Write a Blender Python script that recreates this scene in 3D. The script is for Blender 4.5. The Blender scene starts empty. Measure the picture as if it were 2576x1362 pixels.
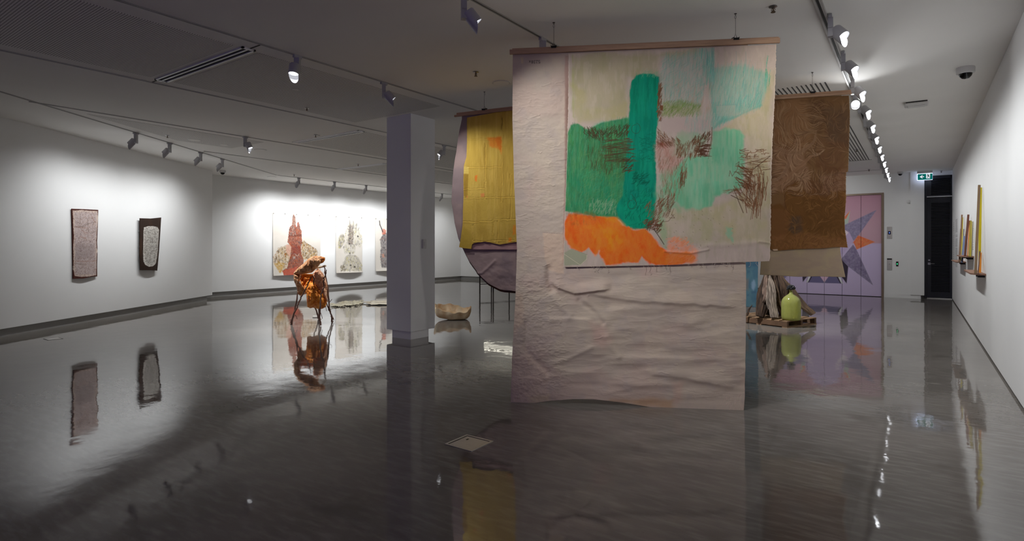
import bpy, bmesh, math, random
import numpy as np
from mathutils import Vector, Matrix, Quaternion

# ------------------------------------------------------------------ camera, world, exposure
F, CX, HY, EYE, CEIL = 1440.0, 1288.0, 620.0, 1.5, 3.63
TH = math.atan((2310 - 1288) / F)
FW = np.array([-math.sin(TH), math.cos(TH)])
RT = np.array([math.cos(TH), math.sin(TH)])
sc = bpy.context.scene
COL = sc.collection
cd = bpy.data.cameras.new('camera'); cam = bpy.data.objects.new('camera', cd); COL.objects.link(cam)
cam.location = (0, 0, EYE); cam.rotation_euler = (math.pi / 2, 0, TH)
cd.sensor_width = 36; cd.lens = 36 * F / 2576; cd.shift_y = -61 / 2576; cd.clip_start = .05
sc.camera = cam
wd = bpy.data.worlds.new('dusk_sky'); sc.world = wd; wd.use_nodes = True
bg = wd.node_tree.nodes['Background']
bg.inputs[0].default_value = (.44, .32, 1.0, 1); bg.inputs[1].default_value = 1.2
vs = sc.view_settings
vs.view_transform = 'Standard'; vs.look = 'None'; vs.gamma = 1; vs.use_curve_mapping = False; vs.exposure = 0.0
sc.cycles.max_bounces = 10; sc.cycles.diffuse_bounces = 7; sc.cycles.glossy_bounces = 4; sc.cycles.transmission_bounces = 6
sc.cycles.caustics_reflective = False; sc.cycles.caustics_refractive = False; sc.cycles.sample_clamp_indirect = 4
LAMP_W = 120.0           # watts of one track spotlight

# ------------------------------------------------------------------ measuring helpers
def ray(px, py):
    a = (px - CX) / F; b = -(py - HY) / F
    return np.array([FW[0] + RT[0] * a, FW[1] + RT[1] * a, b])
def atz(px, py, z):
    r = ray(px, py); t = (z - EYE) / r[2]; return Vector((r[0] * t, r[1] * t, z))
def atx(px, py, X):
    r = ray(px, py); t = X / r[0]; return Vector((X, r[1] * t, EYE + r[2] * t))
def aty(px, py, Y):
    r = ray(px, py); t = Y / r[1]; return Vector((r[0] * t, Y, EYE + r[2] * t))
def atd(px, py, d):
    r = ray(px, py); return Vector((r[0] * d, r[1] * d, EYE + r[2] * d))
def cp(d, xc, z=0):           # depth / sideways coordinates of the camera to world
    return Vector((FW[0] * d + RT[0] * xc, FW[1] * d + RT[1] * xc, z))
def lin(c):
    c = np.asarray(c, float) / 255.0
    return np.where(c <= .04045, c / 12.92, ((c + .055) / 1.055) ** 2.4)

# ------------------------------------------------------------------ numpy noise
_T = np.random.RandomState(11).rand(256, 256)
def vnoise(x, y, seed=0):
    x = np.asarray(x, float) + seed * 17.3; y = np.asarray(y, float) + seed * 9.7
    xi = np.floor(x).astype(int); yi = np.floor(y).astype(int); fx = x - xi; fy = y - yi
    u = fx * fx * (3 - 2 * fx); v = fy * fy * (3 - 2 * fy)
    a = _T[xi & 255, yi & 255]; b = _T[(xi + 1) & 255, yi & 255]
    c = _T[xi & 255, (yi + 1) & 255]; d = _T[(xi + 1) & 255, (yi + 1) & 255]
    return (a * (1 - u) + b * u) * (1 - v) + (c * (1 - u) + d * u) * v
def fbm(x, y, octv=4, seed=0, gain=.5):
    s = 0; a = 1; t = 0
    for k in range(octv):
        s = s + a * vnoise(np.asarray(x) * 2 ** k, np.asarray(y) * 2 ** k, seed + k * 3); t += a; a *= gain
    return s / t
def sst(a, b, x):
    t = np.clip((x - a) / (b - a), 0, 1); return t * t * (3 - 2 * t)

# ------------------------------------------------------------------ objects and tags
def tag(o, label=None, cat=None, group=None, kind=None):
    if label: o['label'] = label
    if cat: o['category'] = cat
    if group: o['group'] = group
    if kind: o['kind'] = kind
    return o
def empty(name, loc, label=None, cat=None, group=None, kind=None):
    o = bpy.data.objects.new(name, None); o.empty_display_size = .1; COL.objects.link(o); o.location = loc
    o['_o'] = list(loc)
    return tag(o, label, cat, group, kind)
class MB:
    def __init__(s): s.v = []; s.f = []; s.sm = False
    def add(s, vs_, fs):
        n = len(s.v); s.v += [tuple(p) for p in vs_]; s.f += [tuple(i + n for i in f) for f in fs]; return s
    def box(s, a, b):
        x0, y0, z0 = a; x1, y1, z1 = b
        return s.add([(x0,y0,z0),(x1,y0,z0),(x1,y1,z0),(x0,y1,z0),(x0,y0,z1),(x1,y0,z1),(x1,y1,z1),(x0,y1,z1)],
                     [(3,2,1,0),(4,5,6,7),(0,1,5,4),(1,2,6,5),(2,3,7,6),(3,0,4,7)])
    def prism(s, poly, z0, z1):
        n = len(poly)
        return s.add([(p[0],p[1],z0) for p in poly] + [(p[0],p[1],z1) for p in poly],
                     [tuple(range(n))[::-1], tuple(range(n, 2*n))] + [(i,(i+1)%n,(i+1)%n+n,i+n) for i in range(n)])
    def hexa(s, lo, hi):      # two quads of four points
        return s.add(list(lo) + list(hi), [(3,2,1,0),(4,5,6,7),(0,1,5,4),(1,2,6,5),(2,3,7,6),(3,0,4,7)])
    def bar(s, p, q, w, h, up=(0,0,1)):   # box along p-q, w sideways and h along up
        p = Vector(p); q = Vector(q); d = (q - p).normalized(); sd = d.cross(Vector(up)).normalized(); u = sd.cross(d)
        a = sd * w / 2; b = u * h / 2
        return s.hexa([p-a-b, p+a-b, p+a+b, p-a+b], [q-a-b, q+a-b, q+a+b, q-a+b])
    def tube(s, pts, rad, n=10, cap=True, rough=0, seed=0):
        pts = [Vector(p) for p in pts]
        if not hasattr(rad, '__len__'): rad = [rad] * len(pts)
        rn = random.Random(seed); V = []; up = None
        for i, p in enumerate(pts):
            d = (pts[min(i+1, len(pts)-1)] - pts[max(i-1, 0)]).normalized()
            if up is None: up = d.orthogonal().normalized()
            up = (up - d * up.dot(d)); up = up.normalized() if up.length > 1e-6 else d.orthogonal().normalized()
            sd = d.cross(up)
            for k in range(n):
                a = 2 * math.pi * k / n; r = rad[i] * (1 + rough * (rn.random() - .5))
                V.append(p + up * math.cos(a) * r + sd * math.sin(a) * r)
        Fc = [(i*n+k, i*n+(k+1)%n, (i+1)*n+(k+1)%n, (i+1)*n+k) for i in range(len(pts)-1) for k in range(n)]
        if cap: Fc += [tuple(range(n))[::-1], tuple(range((len(pts)-1)*n, len(pts)*n))]
        s.sm = True
        return s.add(V, Fc)
    def lathe(s, prof, c=(0,0,0), n=32):
        V = []; c = Vector(c)
        for r, z in prof:
            for k in range(n):
                a = 2*math.pi*k/n; V.append(c + Vector((r*math.cos(a), r*math.sin(a), z)))
        Fc = [(i*n+k, i*n+(k+1)%n, (i+1)*n+(k+1)%n, (i+1)*n+k) for i in range(len(prof)-1) for k in range(n)]
        Fc += [tuple(range(n))[::-1], tuple(range((len(prof)-1)*n, len(prof)*n))]
        s.sm = True
        return s.add(V, Fc)
def obj(name, mb, mat, parent=None, smooth=None, bevel=0, origin=None):
    o0 = Vector(parent['_o']) if parent is not None else Vector(origin or (0, 0, 0))
    me = bpy.data.meshes.new(name)
    me.from_pydata([tuple(Vector(p) - o0) for p in mb.v], [], mb.f); me.update()
    bm = bmesh.new(); bm.from_mesh(me); bmesh.ops.recalc_face_normals(bm, faces=bm.faces); bm.to_mesh(me); bm.free()
    if smooth if smooth is not None else mb.sm:
        for p in me.polygons: p.use_smooth = True
        me.set_sharp_from_angle(angle=math.radians(50))
    me.materials.append(mat)
    o = bpy.data.objects.new(name, me); COL.objects.link(o)
    if parent is not None: o.parent = parent; o['_o'] = list(parent['_o'])
    else: o.location = o0; o['_o'] = list(o0)
    if bevel:
        m = o.modifiers.new('edge', 'BEVEL'); m.width = bevel; m.segments = 2; m.limit_method = 'ANGLE'
    return o
def struct(name, mb, mat, parent=None, label=None, bevel=0):
    o = obj(name, mb, mat, parent, bevel=bevel)
    if parent is None: o['kind'] = 'structure'
    if label: o['label'] = label
    return o

# ------------------------------------------------------------------ materials
def mat(name, c, rough=.6, metal=0, var=.06, scale=8, bump=0, bscale=60, stretch=(1,1,1), spec=.5, c2=None, coords='Object', lineal=False):
    m = bpy.data.materials.new(name); m.use_nodes = True; nt = m.node_tree; N = nt.nodes; L = nt.links
    b = N['Principled BSDF']; b.inputs['Roughness'].default_value = rough; b.inputs['Metallic'].default_value = metal
    b.inputs['Specular IOR Level'].default_value = spec
    c = np.array(c, float) if lineal else lin(c)
    tc = N.new('ShaderNodeTexCoord'); mp = N.new('ShaderNodeMapping'); mp.inputs['Scale'].default_value = stretch
    L.new(tc.outputs[coords], mp.inputs['Vector'])
    n = N.new('ShaderNodeTexNoise'); n.inputs['Scale'].default_value = scale; n.inputs['Detail'].default_value = 6
    L.new(mp.outputs[0], n.inputs['Vector'])
    r = N.new('ShaderNodeValToRGB'); r.color_ramp.elements[0].position = .3; r.color_ramp.elements[1].position = .7
    ca = c * (1 - var) if c2 is None else lin(c2); cb = np.minimum(c * (1 + var), 1) if c2 is None else c
    r.color_ramp.elements[0].color = (*ca, 1); r.color_ramp.elements[1].color = (*cb, 1)
    L.new(n.outputs['Fac'], r.inputs['Fac']); L.new(r.outputs['Color'], b.inputs['Base Color'])
    if bump:
        n2 = N.new('ShaderNodeTexNoise'); n2.inputs['Scale'].default_value = bscale; n2.inputs['Detail'].default_value = 4
        L.new(mp.outputs[0], n2.inputs['Vector'])
        bp = N.new('ShaderNodeBump'); bp.inputs['Strength'].default_value = bump; bp.inputs['Distance'].default_value = .01
        L.new(n2.outputs['Fac'], bp.inputs['Height']); L.new(bp.outputs['Normal'], b.inputs['Normal'])
    return m
def emis(name, c, strength, sample=False):
    m = bpy.data.materials.new(name); m.use_nodes = True; nt = m.node_tree; nt.nodes.clear()
    e = nt.nodes.new('ShaderNodeEmission'); e.inputs[0].default_value = (*lin(c), 1); e.inputs[1].default_value = strength
    o = nt.nodes.new('ShaderNodeOutputMaterial'); nt.links.new(e.outputs[0], o.inputs[0])
    if not sample: m.cycles.emission_sampling = 'NONE'
    return m
def paintmat(name, rough=.85, weave=0., wscale=500, sheen=0):
    m = bpy.data.materials.new(name); m.use_nodes = True; N = m.node_tree.nodes; L = m.node_tree.links
    b = N['Principled BSDF']; b.inputs['Roughness'].default_value = rough; b.inputs['Specular IOR Level'].default_value = .25
    a = N.new('ShaderNodeAttribute'); a.attribute_name = 'pigment'
    if weave:
        tc = N.new('ShaderNodeTexCoord'); n = N.new('ShaderNodeTexNoise'); n.inputs['Scale'].default_value = wscale
        L.new(tc.outputs['Object'], n.inputs['Vector'])
        bp = N.new('ShaderNodeBump'); bp.inputs['Strength'].default_value = weave; bp.inputs['Distance'].default_value = .002
        L.new(n.outputs['Fac'], bp.inputs['Height']); L.new(bp.outputs['Normal'], b.inputs['Normal'])
        h = N.new('ShaderNodeHueSaturation'); mr = N.new('ShaderNodeMapRange')
        mr.inputs['From Min'].default_value = .3; mr.inputs['From Max'].default_value = .7; mr.inputs['To Min'].default_value = .95; mr.inputs['To Max'].default_value = 1.05
        L.new(n.outputs['Fac'], mr.inputs['Value']); L.new(mr.outputs[0], h.inputs['Value']); L.new(a.outputs['Color'], h.inputs['Color'])
        L.new(h.outputs['Color'], b.inputs['Base Color'])
    else: L.new(a.outputs['Color'], b.inputs['Base Color'])
    return m

M = {}
M['wall'] = mat('white_wall_paint', (240, 240, 239), .75, var=.012, scale=1.5)
M['ceil'] = mat('ceiling_paint', (247, 245, 241), .85, var=.015, scale=1.2)
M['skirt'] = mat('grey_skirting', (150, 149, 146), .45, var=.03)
M['black'] = mat('black_gap', (14, 14, 14), .7)
M['lampwhite'] = mat('lamp_housing', (176, 176, 180), .45, var=.02)
M['trackwhite'] = mat('track_metal', (170, 168, 165), .5, var=.02)
M['slot'] = mat('track_slot', (38, 34, 30), .7)
M['slotgrey'] = mat('grille_groove', (92, 90, 88), .8)
M['steel'] = mat('brushed_steel', (205, 202, 198), .35, .65, var=.12, scale=4, stretch=(1, 40, 1))
M['chrome'] = mat('dull_chrome', (170, 170, 172), .3, 1)
M['dark'] = mat('dark_metal', (28, 26, 26), .45, .4)
M['wood'] = mat('pine_batten', (182, 146, 118), .6, var=.14, scale=6, stretch=(1, 1, 14), bump=.1)
M['wire'] = mat('wire_steel', (90, 84, 80), .4, .7)
M['plastic'] = mat('white_plastic', (215, 214, 212), .4, var=.015)
M['lens'] = emis('lamp_lens', (250, 252, 255), 3.5)
M['door'] = mat('black_door_paint', (20, 22, 28), .35, var=.1)
M['doorframe'] = mat('navy_frame_paint', (30, 33, 42), .4, var=.05)
M['alu'] = mat('vent_aluminium', (226, 226, 228), .4, .25, var=.02)
M['bronze'] = mat('lift_frame_steel', (150, 132, 115), .4, .6, var=.05)

def floor_mat():
    m = bpy.data.materials.new('polished_concrete'); m.use_nodes = True; N = m.node_tree.nodes; L = m.node_tree.links
    b = N['Principled BSDF']; b.inputs['IOR'].default_value = 1.52
    tc = N.new('ShaderNodeTexCoord')
    def noise(scale, stretch=(1, 1, 1), detail=5, rot=0):
        mp = N.new('ShaderNodeMapping'); mp.inputs['Scale'].default_value = stretch; mp.inputs['Rotation'].default_value = (0, 0, rot)
        L.new(tc.outputs['Object'], mp.inputs['Vector'])
        n = N.new('ShaderNodeTexNoise'); n.inputs['Scale'].default_value = scale; n.inputs['Detail'].default_value = detail
        L.new(mp.outputs[0], n.inputs['Vector']); return n.outputs['Fac']
    def mix(f, a, c):
        x = N.new('ShaderNodeMix'); x.data_type = 'RGBA'; L.new(f, x.inputs['Factor'])
        for i, s in ((6, a), (7, c)):
            if isinstance(s, tuple): x.inputs[i].default_value = s
            else: L.new(s, x.inputs[i])
        return x.outputs[2]
    def ramp(f, p, q):
        r = N.new('ShaderNodeMapRange'); L.new(f, r.inputs['Value']); r.inputs['From Min'].default_value = p; r.inputs['From Max'].default_value = q; return r.outputs[0]
    c = mix(ramp(noise(.7), .3, .7), (.125, .111, .098, 1), (.215, .195, .176, 1))
    c = mix(ramp(noise(5, (1, 4, 1), 8, -TH), .45, .8), c, (.25, .229, .21, 1))
    c = mix(ramp(noise(60, (1, 1, 1), 3), .66, .80), c, (.11, .097, .086, 1))
    c = mix(ramp(noise(1.6, (1, 1, 1), 8), .60, .72), c, (.135, .12, .106, 1))
    L.new(c, b.inputs['Base Color'])
    r = N.new('ShaderNodeMapRange'); L.new(noise(1.3, (1, 3, 1), 6, -TH), r.inputs['Value'])
    r.inputs['From Min'].default_value = .3; r.inputs['From Max'].default_value = .75
    r.inputs['To Min'].default_value = .02; r.inputs['To Max'].default_value = .07; L.new(r.outputs[0], b.inputs['Roughness'])
    ad = N.new('ShaderNodeMath'); ad.operation = 'MULTIPLY_ADD'
    L.new(noise(9, (1, 1, 1), 2), ad.inputs[0]); ad.inputs[1].default_value = .22; L.new(noise(2.2, (1, 1, 1), 1), ad.inputs[2])
    bp = N.new('ShaderNodeBump'); bp.inputs['Strength'].default_value = 1; bp.inputs['Distance'].default_value = .0022
    L.new(ad.outputs[0], bp.inputs['Height']); L.new(bp.outputs['Normal'], b.inputs['Normal'])
    return m
def perf_mat():
    m = bpy.data.materials.new('perforated_board'); m.use_nodes = True; N = m.node_tree.nodes; L = m.node_tree.links
    b = N['Principled BSDF']; b.inputs['Roughness'].default_value = .85
    tc = N.new('ShaderNodeTexCoord'); vm = N.new('ShaderNodeVectorMath'); vm.operation = 'SCALE'; vm.inputs['Scale'].default_value = 1 / .024
    fr = N.new('ShaderNodeVectorMath'); fr.operation = 'FRACTION'; sb = N.new('ShaderNodeVectorMath'); sb.operation = 'SUBTRACT'; sb.inputs[1].default_value = (.5, .5, 0)
    mu = N.new('ShaderNodeVectorMath'); mu.operation = 'MULTIPLY'; mu.inputs[1].default_value = (1, 1, 0)
    ln = N.new('ShaderNodeVectorMath'); ln.operation = 'LENGTH'; lt = N.new('ShaderNodeMath'); lt.operation = 'LESS_THAN'; lt.inputs[1].default_value = .27
    L.new(tc.outputs['Object'], vm.inputs[0]); L.new(vm.outputs[0], fr.inputs[0]); L.new(fr.outputs[0], sb.inputs[0]); L.new(sb.outputs[0], mu.inputs[0])
    L.new(mu.outputs[0], ln.inputs[0]); L.new(ln.outputs['Value'], lt.inputs[0])
    x = N.new('ShaderNodeMix'); x.data_type = 'RGBA'; L.new(lt.outputs[0], x.inputs['Factor'])
    x.inputs[6].default_value = (*lin((247, 245, 241)), 1); x.inputs[7].default_value = (*lin((60, 56, 56)), 1)
    L.new(x.outputs[2], b.inputs['Base Color']); return m
M['floor'] = floor_mat(); M['perf'] = perf_mat()

# ------------------------------------------------------------------ the room
struct('floor', MB().box((-19, -6.5, -.2), (2, 21.5, 0)), M['floor'])
struct('ceiling', MB().box((-19, -6.5, CEIL), (2, 21.5, CEIL + .2)), M['ceil'])
RW = .78
struct('wall_right', MB().box((RW, -5.7, .03), (RW + .2, 20.6, CEIL)), M['wall'])
struct('baseboard_right', MB().box((RW + .02, -5.7, 0), (RW + .18, 20.6, .03)), M['black'])
PX = -8.42
def part_poly(d0, d1, x0, x1): return [cp(d0, x0)[:2], cp(d1, x0)[:2], cp(d1, x1)[:2], cp(d0, x1)[:2]]
struct('wall_left', MB().prism(part_poly(-1.6, 16.08, PX, PX - .22), .133, CEIL), M['wall'])
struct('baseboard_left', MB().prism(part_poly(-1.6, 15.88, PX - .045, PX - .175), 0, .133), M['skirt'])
BW, FY = -17.1, 20.05
struct('wall_west', MB().box((BW - .2, 7.2, .133), (BW, FY + .2, CEIL)), M['wall'])
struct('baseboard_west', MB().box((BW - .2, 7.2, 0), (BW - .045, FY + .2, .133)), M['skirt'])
struct('wall_leak_stop', MB().box((BW, 7.2, 0), (-15.75, 7.4, CEIL)), M['wall'])  # unseen wall added to stop sky light leaking past the left wall
LC = aty(2073, 620, FY).x; LR = -.885; LL = 2 * LC - LR; LT = 3.03      # lift: centre, right, left, top
struct('wall_north', MB().box((BW, FY, .133), (LL - .06, FY + .2, CEIL)).box((LL - .06, FY, LT + .05), (LR + .06, FY + .2, CEIL)), M['wall'])
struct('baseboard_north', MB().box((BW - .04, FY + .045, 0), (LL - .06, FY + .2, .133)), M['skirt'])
struct('wall_lift', MB().box((LR + .06, FY, 0), (-.186, FY + .2, CEIL)), M['wall'])
struct('baseboard_lift', MB().box((LR + .06, FY - .006, 0), (-.186, FY, .135)), M['wall'])
struct('pilaster', MB().box((-.186, FY - .035, .105), (.14, FY + .45, CEIL)), M['wall'])
struct('baseboard_pilaster', MB().box((-.186, FY - .01, 0), (.06, FY + .45, .105)), M['wall'])
struct('wall_south', MB().box((-7.2, -5.9, 0), (-5.6, -5.7, CEIL)).box((-.4, -5.9, 0), (RW + .2, -5.7, CEIL))
       .box((-5.6, -5.9, 0), (-.4, -5.7, .35)).box((-5.6, -5.9, 3.3), (-.4, -5.7, CEIL)), M['wall'])
wf = MB().box((-5.6, -5.86, .35), (-.4, -5.76, .41)).box((-5.6, -5.86, 3.24), (-.4, -5.76, 3.3))
for k in range(5): wf.box((-5.6 + k * 1.285, -5.86, .41), (-5.54 + k * 1.285, -5.76, 3.24))
w1 = struct('window_unseen', wf, M['doorframe'])  # unseen window, added to bring violet sky light into the room
def glassmat():
    m = bpy.data.materials.new('window_glass'); m.use_nodes = True; nt = m.node_tree; nt.nodes.clear()
    t = nt.nodes.new('ShaderNodeBsdfTransparent'); t.inputs[0].default_value = (.94, .95, .96, 1); g = nt.nodes.new('ShaderNodeBsdfGlossy'); g.inputs['Roughness'].default_value = .02
    f = nt.nodes.new('ShaderNodeFresnel'); f.inputs[0].default_value = 1.45; x = nt.nodes.new('ShaderNodeMixShader'); o = nt.nodes.new('ShaderNodeOutputMaterial')
    nt.links.new(f.outputs[0], x.inputs[0]); nt.links.new(t.outputs[0], x.inputs[1]); nt.links.new(g.outputs[0], x.inputs[2]); nt.links.new(x.outputs[0], o.inputs[0]); return m
M['glass'] = glassmat()
obj('pane', MB().box((-5.54, -5.815, .41), (-.46, -5.805, 3.24)), M['glass'], w1)

# square column with recessed foot
col = struct('column', MB().box((-7.18, 6.53, .126), (-6.62, 7.09, CEIL)), M['wall'], bevel=.004)
obj('column_foot', MB().box((-7.07, 6.55, 0), (-6.64, 6.96, .126)), M['wall'], col)
sw = empty('wall_switch', (-6.62, 6.78, 1.52), 'small white switch plate on the warm side of the square column', 'switch')
p = atx(1066, 614, -6.62)
obj('plate', MB().box((-6.62, p.y - .045, p.z - .075), (-6.59, p.y + .035, p.z + .075)), M['plastic'], sw, bevel=.004)
obj('rocker', MB().box((-6.59, p.y - .02, p.z - .035), (-6.585, p.y + .01, p.z + .035)), M['plastic'], sw)

# perforated ceiling boards, joints
for i, poly in enumerate((
    [(-7.88, -5.6), (-5.92, -5.6), (-5.92, 3.24), (-7.88, 3.24)], [(-7.88, 3.52), (-5.92, 3.52), (-5.92, 6.45), (-7.88, 6.45)],
    [(-10.4, 7.12), (-8.38, 7.12), (-8.38, 12.5), (-10.4, 12.5)],
    [(-10.9, 3.55), (-10.9, 6.6), (-12.15, 6.6), (-12.15, 5.5)],
    [(-12.8, 10.2), (-11.0, 10.2), (-11.0, 15), (-12.8, 15)])):
    struct('ceiling_panel', MB().prism(poly, CEIL - .004, CEIL + .01), M['perf'])
gr = MB().box((-2.66, 16.54, CEIL - .003), (-.93, 16.57, CEIL))
for k in range(30): gr.box((-2.62 + k * .056, 8.4, CEIL - .003), (-2.602 + k * .056, 16.54, CEIL))
struct('ceiling_grille', gr, M['slotgrey'])
def track(name, a, b, w=.034, h=.008, label=''):
    a = Vector((*a, 0)); b = Vector((*b, 0)); d = (b - a).normalized(); s = Vector((d.y, -d.x, 0)); up = Vector((0, 0, 1))
    c = (a + b) / 2; r = empty(name, (c.x, c.y, CEIL), label, 'lighting track', 'lighting tracks in the ceiling')
    rail = MB()
    for sg in (-1, 1):
        rail.bar(a + s * sg * w * .36 + up * (CEIL - h / 2), b + s * sg * w * .36 + up * (CEIL - h / 2), w * .28, h)
    obj('rail', rail, M['trackwhite'], r)
    obj('slot', MB().bar(a + up * (CEIL - h * .15), b + up * (CEIL - h * .15), w * .45, h * .3), M['slot'], r)
track('lighting_track', (-5.64, -5.5), (-5.64, 12), label='thin recessed track carrying the two lamps above and before the square column')
track('lighting_track', (-3.13, -5.5), (-3.13, 17), label='recessed track running behind the left end of the big painted hanging')
track('lighting_track', (-8.11, -2), (-8.11, 19.5), label='recessed track passing the lower edge of the perforated ceiling boards')
track('lighting_track', (-10.65, 2.75), (-10.65, 19.5), label='recessed track carrying the single lamp beyond the second slot vent')
track('lighting_track', (-13.02, 6.45), (-13.02, 19.5), label='far recessed track that starts beside the left wall lamps')
track('lighting_track', (-.655, -5.5), (-.775, 19.6), .062, .03, label='white surface track carrying the long row of lamps along the right wall')
a_, b_ = cp(1.0, -7.03), cp(17.1, -7.03)
track('lighting_track', a_[:2], b_[:2], label='slim track carrying four lamps that wash the left wall')
track('lighting_track', (-15.65, 9.93), (-15.65, 19.5), label='slim track carrying the lamps above the three paper works')
# joint beside the first vent and cross joint at the far end
struct('trim_1', MB().box((-8.1, 3.345, CEIL - .003), (-7.9, 3.36, CEIL)).box((-5.86, 3.385, CEIL - .003), (-5.64, 3.4, CEIL)), M['slot'])
struct('trim_2', MB().box((-3.0, 18.9, CEIL - .003), (-.8, 18.92, CEIL)), M['slot'])

# ------------------------------------------------------------------ track spotlights
def lamp_proto():
    r = empty('track_spotlight', (0, 0, 0))
    obj('adapter', MB().box((-.018, -.05, -.035), (.018, .05, -.002)), M['lampwhite'], r, bevel=.004)
    obj('driver_box', MB().box((-.022, -.032, -.125), (.022, .032, -.03)).box((-.022, -.032, -.205), (.022, .032, -.127)), M['lampwhite'], r, bevel=.003)
    h = obj('head', MB().lathe([(.03, .072), (.05, .07), (.056, .06), (.058, -.05), (.054, -.05), (.05, -.03), (.05, -.02)], n=28), M['lampwhite'], r)
    n = 17; V = []; Fc = []
    for i in range(n):
        a = math.radians(-90 + 86 * (2 * i / (n - 1) - 1)); e = .075 * max(0, math.cos((2 * i / (n - 1) - 1) * math.pi / 2)) ** .8
        for rr in (.0585, .0560):
            V += [(rr * math.cos(a), rr * math.sin(a), -.045), (rr * math.cos(a), rr * math.sin(a), -.05 - e)]
    for i in range(n - 1):
        k = 4 * i
        Fc += [(k, k + 4, k + 5, k + 1), (k + 2, k + 3, k + 7, k + 6), (k + 1, k + 5, k + 7, k + 3), (k, k + 2, k + 6, k + 4)]
    m = MB(); m.add(V, Fc); m.sm = True
    obj('glare_shield', m, M['lampwhite'], h)
    l = MB(); l.lathe([(.049, -.036), (.049, -.0365)], n=24)
    obj('lens', l, M['lens'], h)['label'] = 'glowing white lens'
    obj('pivot', MB().tube([(0, 0, .02), (0, .001, .02)], .01), M['lampwhite'], r)
    return r
PROTO = lamp_proto()
USED = []
def spot(x, y, aim, label, group, watts=1.0, size=112, warm=0, back=.075, look=None):
    if not USED: r = PROTO; kids = list(r.children)
    else:
        r = PROTO.copy(); COL.objects.link(r); kids = []
        for ch in PROTO.children:
            c = ch.copy(); COL.objects.link(c); c.parent = r; kids.append(c)
            for g in ch.children:
                if g.type == 'LIGHT': continue
                q = g.copy(); COL.objects.link(q); q.parent = c
    USED.append(r); r.location = (x, y, CEIL); r['_o'] = [x, y, CEIL]; tag(r, label, 'spotlight', group)
    A = Vector(aim); hz = Vector((A.x - x, A.y - y, 0)).normalized()
    hp = Vector((x, y, CEIL - .19)) + hz * back
    for c in kids:
        nm = c.name.split('.')[0]
        if nm == 'head':
            c.location = hp - Vector((x, y, CEIL)); c.rotation_mode = 'QUATERNION'
            LK = Vector(look or aim); hq = (LK - hp).to_track_quat('-Z', 'Y'); c.rotation_quaternion = hq
            hd = c
        elif nm == 'driver_box': c.rotation_euler = (0, 0, math.atan2(hz.y, hz.x))
        elif nm == 'pivot':
            c.location = Vector((0, 0, -.19)) ; c.rotation_mode = 'QUATERNION'; c.rotation_quaternion = hz.to_track_quat('Y', 'Z'); c.scale = (1, back / .001 * .8, 1)
    li = bpy.data.lights.new('spot_beam', 'SPOT'); li.energy = LAMP_W * watts; li.spot_size = math.radians(size); li.spot_blend = 1.0
    li.shadow_soft_size = .035; li.color = (1, .985 - .01 * warm, .95 - .08 * warm) if warm else (.965, .985, 1)
    lo = bpy.data.objects.new('spot_beam', li); COL.objects.link(lo); lo.parent = hd; lo.location = (0, 0, -.055)
    if look: lo.rotation_mode = 'QUATERNION'; lo.rotation_quaternion = hq.inverted() @ (A - hp).to_track_quat('-Z', 'Y')
    return r
ordn = ['nearest', 'second', 'third', 'fourth', 'fifth', 'sixth', 'seventh', 'eighth', 'ninth', 'tenth', 'eleventh', 'farthest']
for i in range(12):
    y = 5.99 + 1.21 * i; x = -.655 - .12 * (y - 5.6) / 14
    spot(x, y, (RW, y + .1, -.8), ordn[i] + ' lit spotlight in the long row on the white track by the right wall', 'spotlights washing the right wall', (.70, .70, .68, .66, .62, .6, .58, .58, .52, .4, .2, .10)[i], 142, look=(x + 1.0, y - .42, 2.3))
spot(-.70, 9.12, (-.25, 2.6, .9), 'dazzling spotlight turned to face the viewer beside the top of the brown hanging', 'spotlights washing the right wall', .55)
nm = ['first', 'second', 'third', 'fourth']
for i, (x, y) in enumerate(((-11.95, 4.64), (-12.53, 5.52), (-13.2, 6.48), (-13.75, 7.28))):
    d = x * FW[0] + y * FW[1]; t = cp(d, PX, -.8); q = cp(d, -7.03)
    spot(q.x, q.y, t, nm[i] + ' of four grey lamps facing the left wall, counted toward its corner', 'lamps washing the left wall', .72, 146, look=(t.x, t.y, 2.1))
for i, y in enumerate((10.64, 11.97, 13.29, 14.6, 15.9, 17.18, 18.5)):
    lab = ['grey lamp above the red tower picture', 'grey lamp above the gap right of the red tower picture', 'grey lamp above the grey totem picture beside the column',
           'grey lamp behind the column, above the dark figure picture', 'second grey lamp behind the column on the far track', 'small far lamp seen between the column and the yellow hanging, low down', 'last lamp on the far track near the back corner'][i]
    spot(-15.65, y, (BW, y, -.8), lab, 'lamps washing the far left wall', (1.75, 1.75, 1.75, 1.6, 1.0, .55, .45)[i], 146, look=(BW, y, 2.1))
spot(-5.64, 3.816, (-5.2, 3.0, 0), 'lit downward lamp on the dark track beside the slot vent', 'lamps on the middle tracks', .10)
spot(-5.65, 5.09, (-4.7, 6.3, 2.0), 'tilted lamp on the dark track just before the square column', 'lamps on the middle tracks', .62, 70, warm=.2)
spot(-3.14, 3.72, (-1.95, 5.1, 1.35), 'bright lamp cut by the top edge, aimed at the big painted hanging', 'lamps on the middle tracks', .27, 104, warm=0)
spot(-3.13, 4.95, (-4.6, 6.3, 1.6), 'grey lamp half hidden behind the top batten of the big painted hanging', 'lamps on the middle tracks', .34, 84, warm=.4)
spot(-8.12, 8.977, (-9.3, 7.0, .7), 'small lit lamp between the square column and the yellow hanging', 'lamps on the middle tracks', 2.6, 60)
spot(-8.12, 7.6, (-7.75, 8.83, 0), 'added lamp over the clay vessel, hidden behind the square column', 'lamps on the middle tracks', .8, 60)  # unseen lamp added to light the clay vessel
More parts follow.
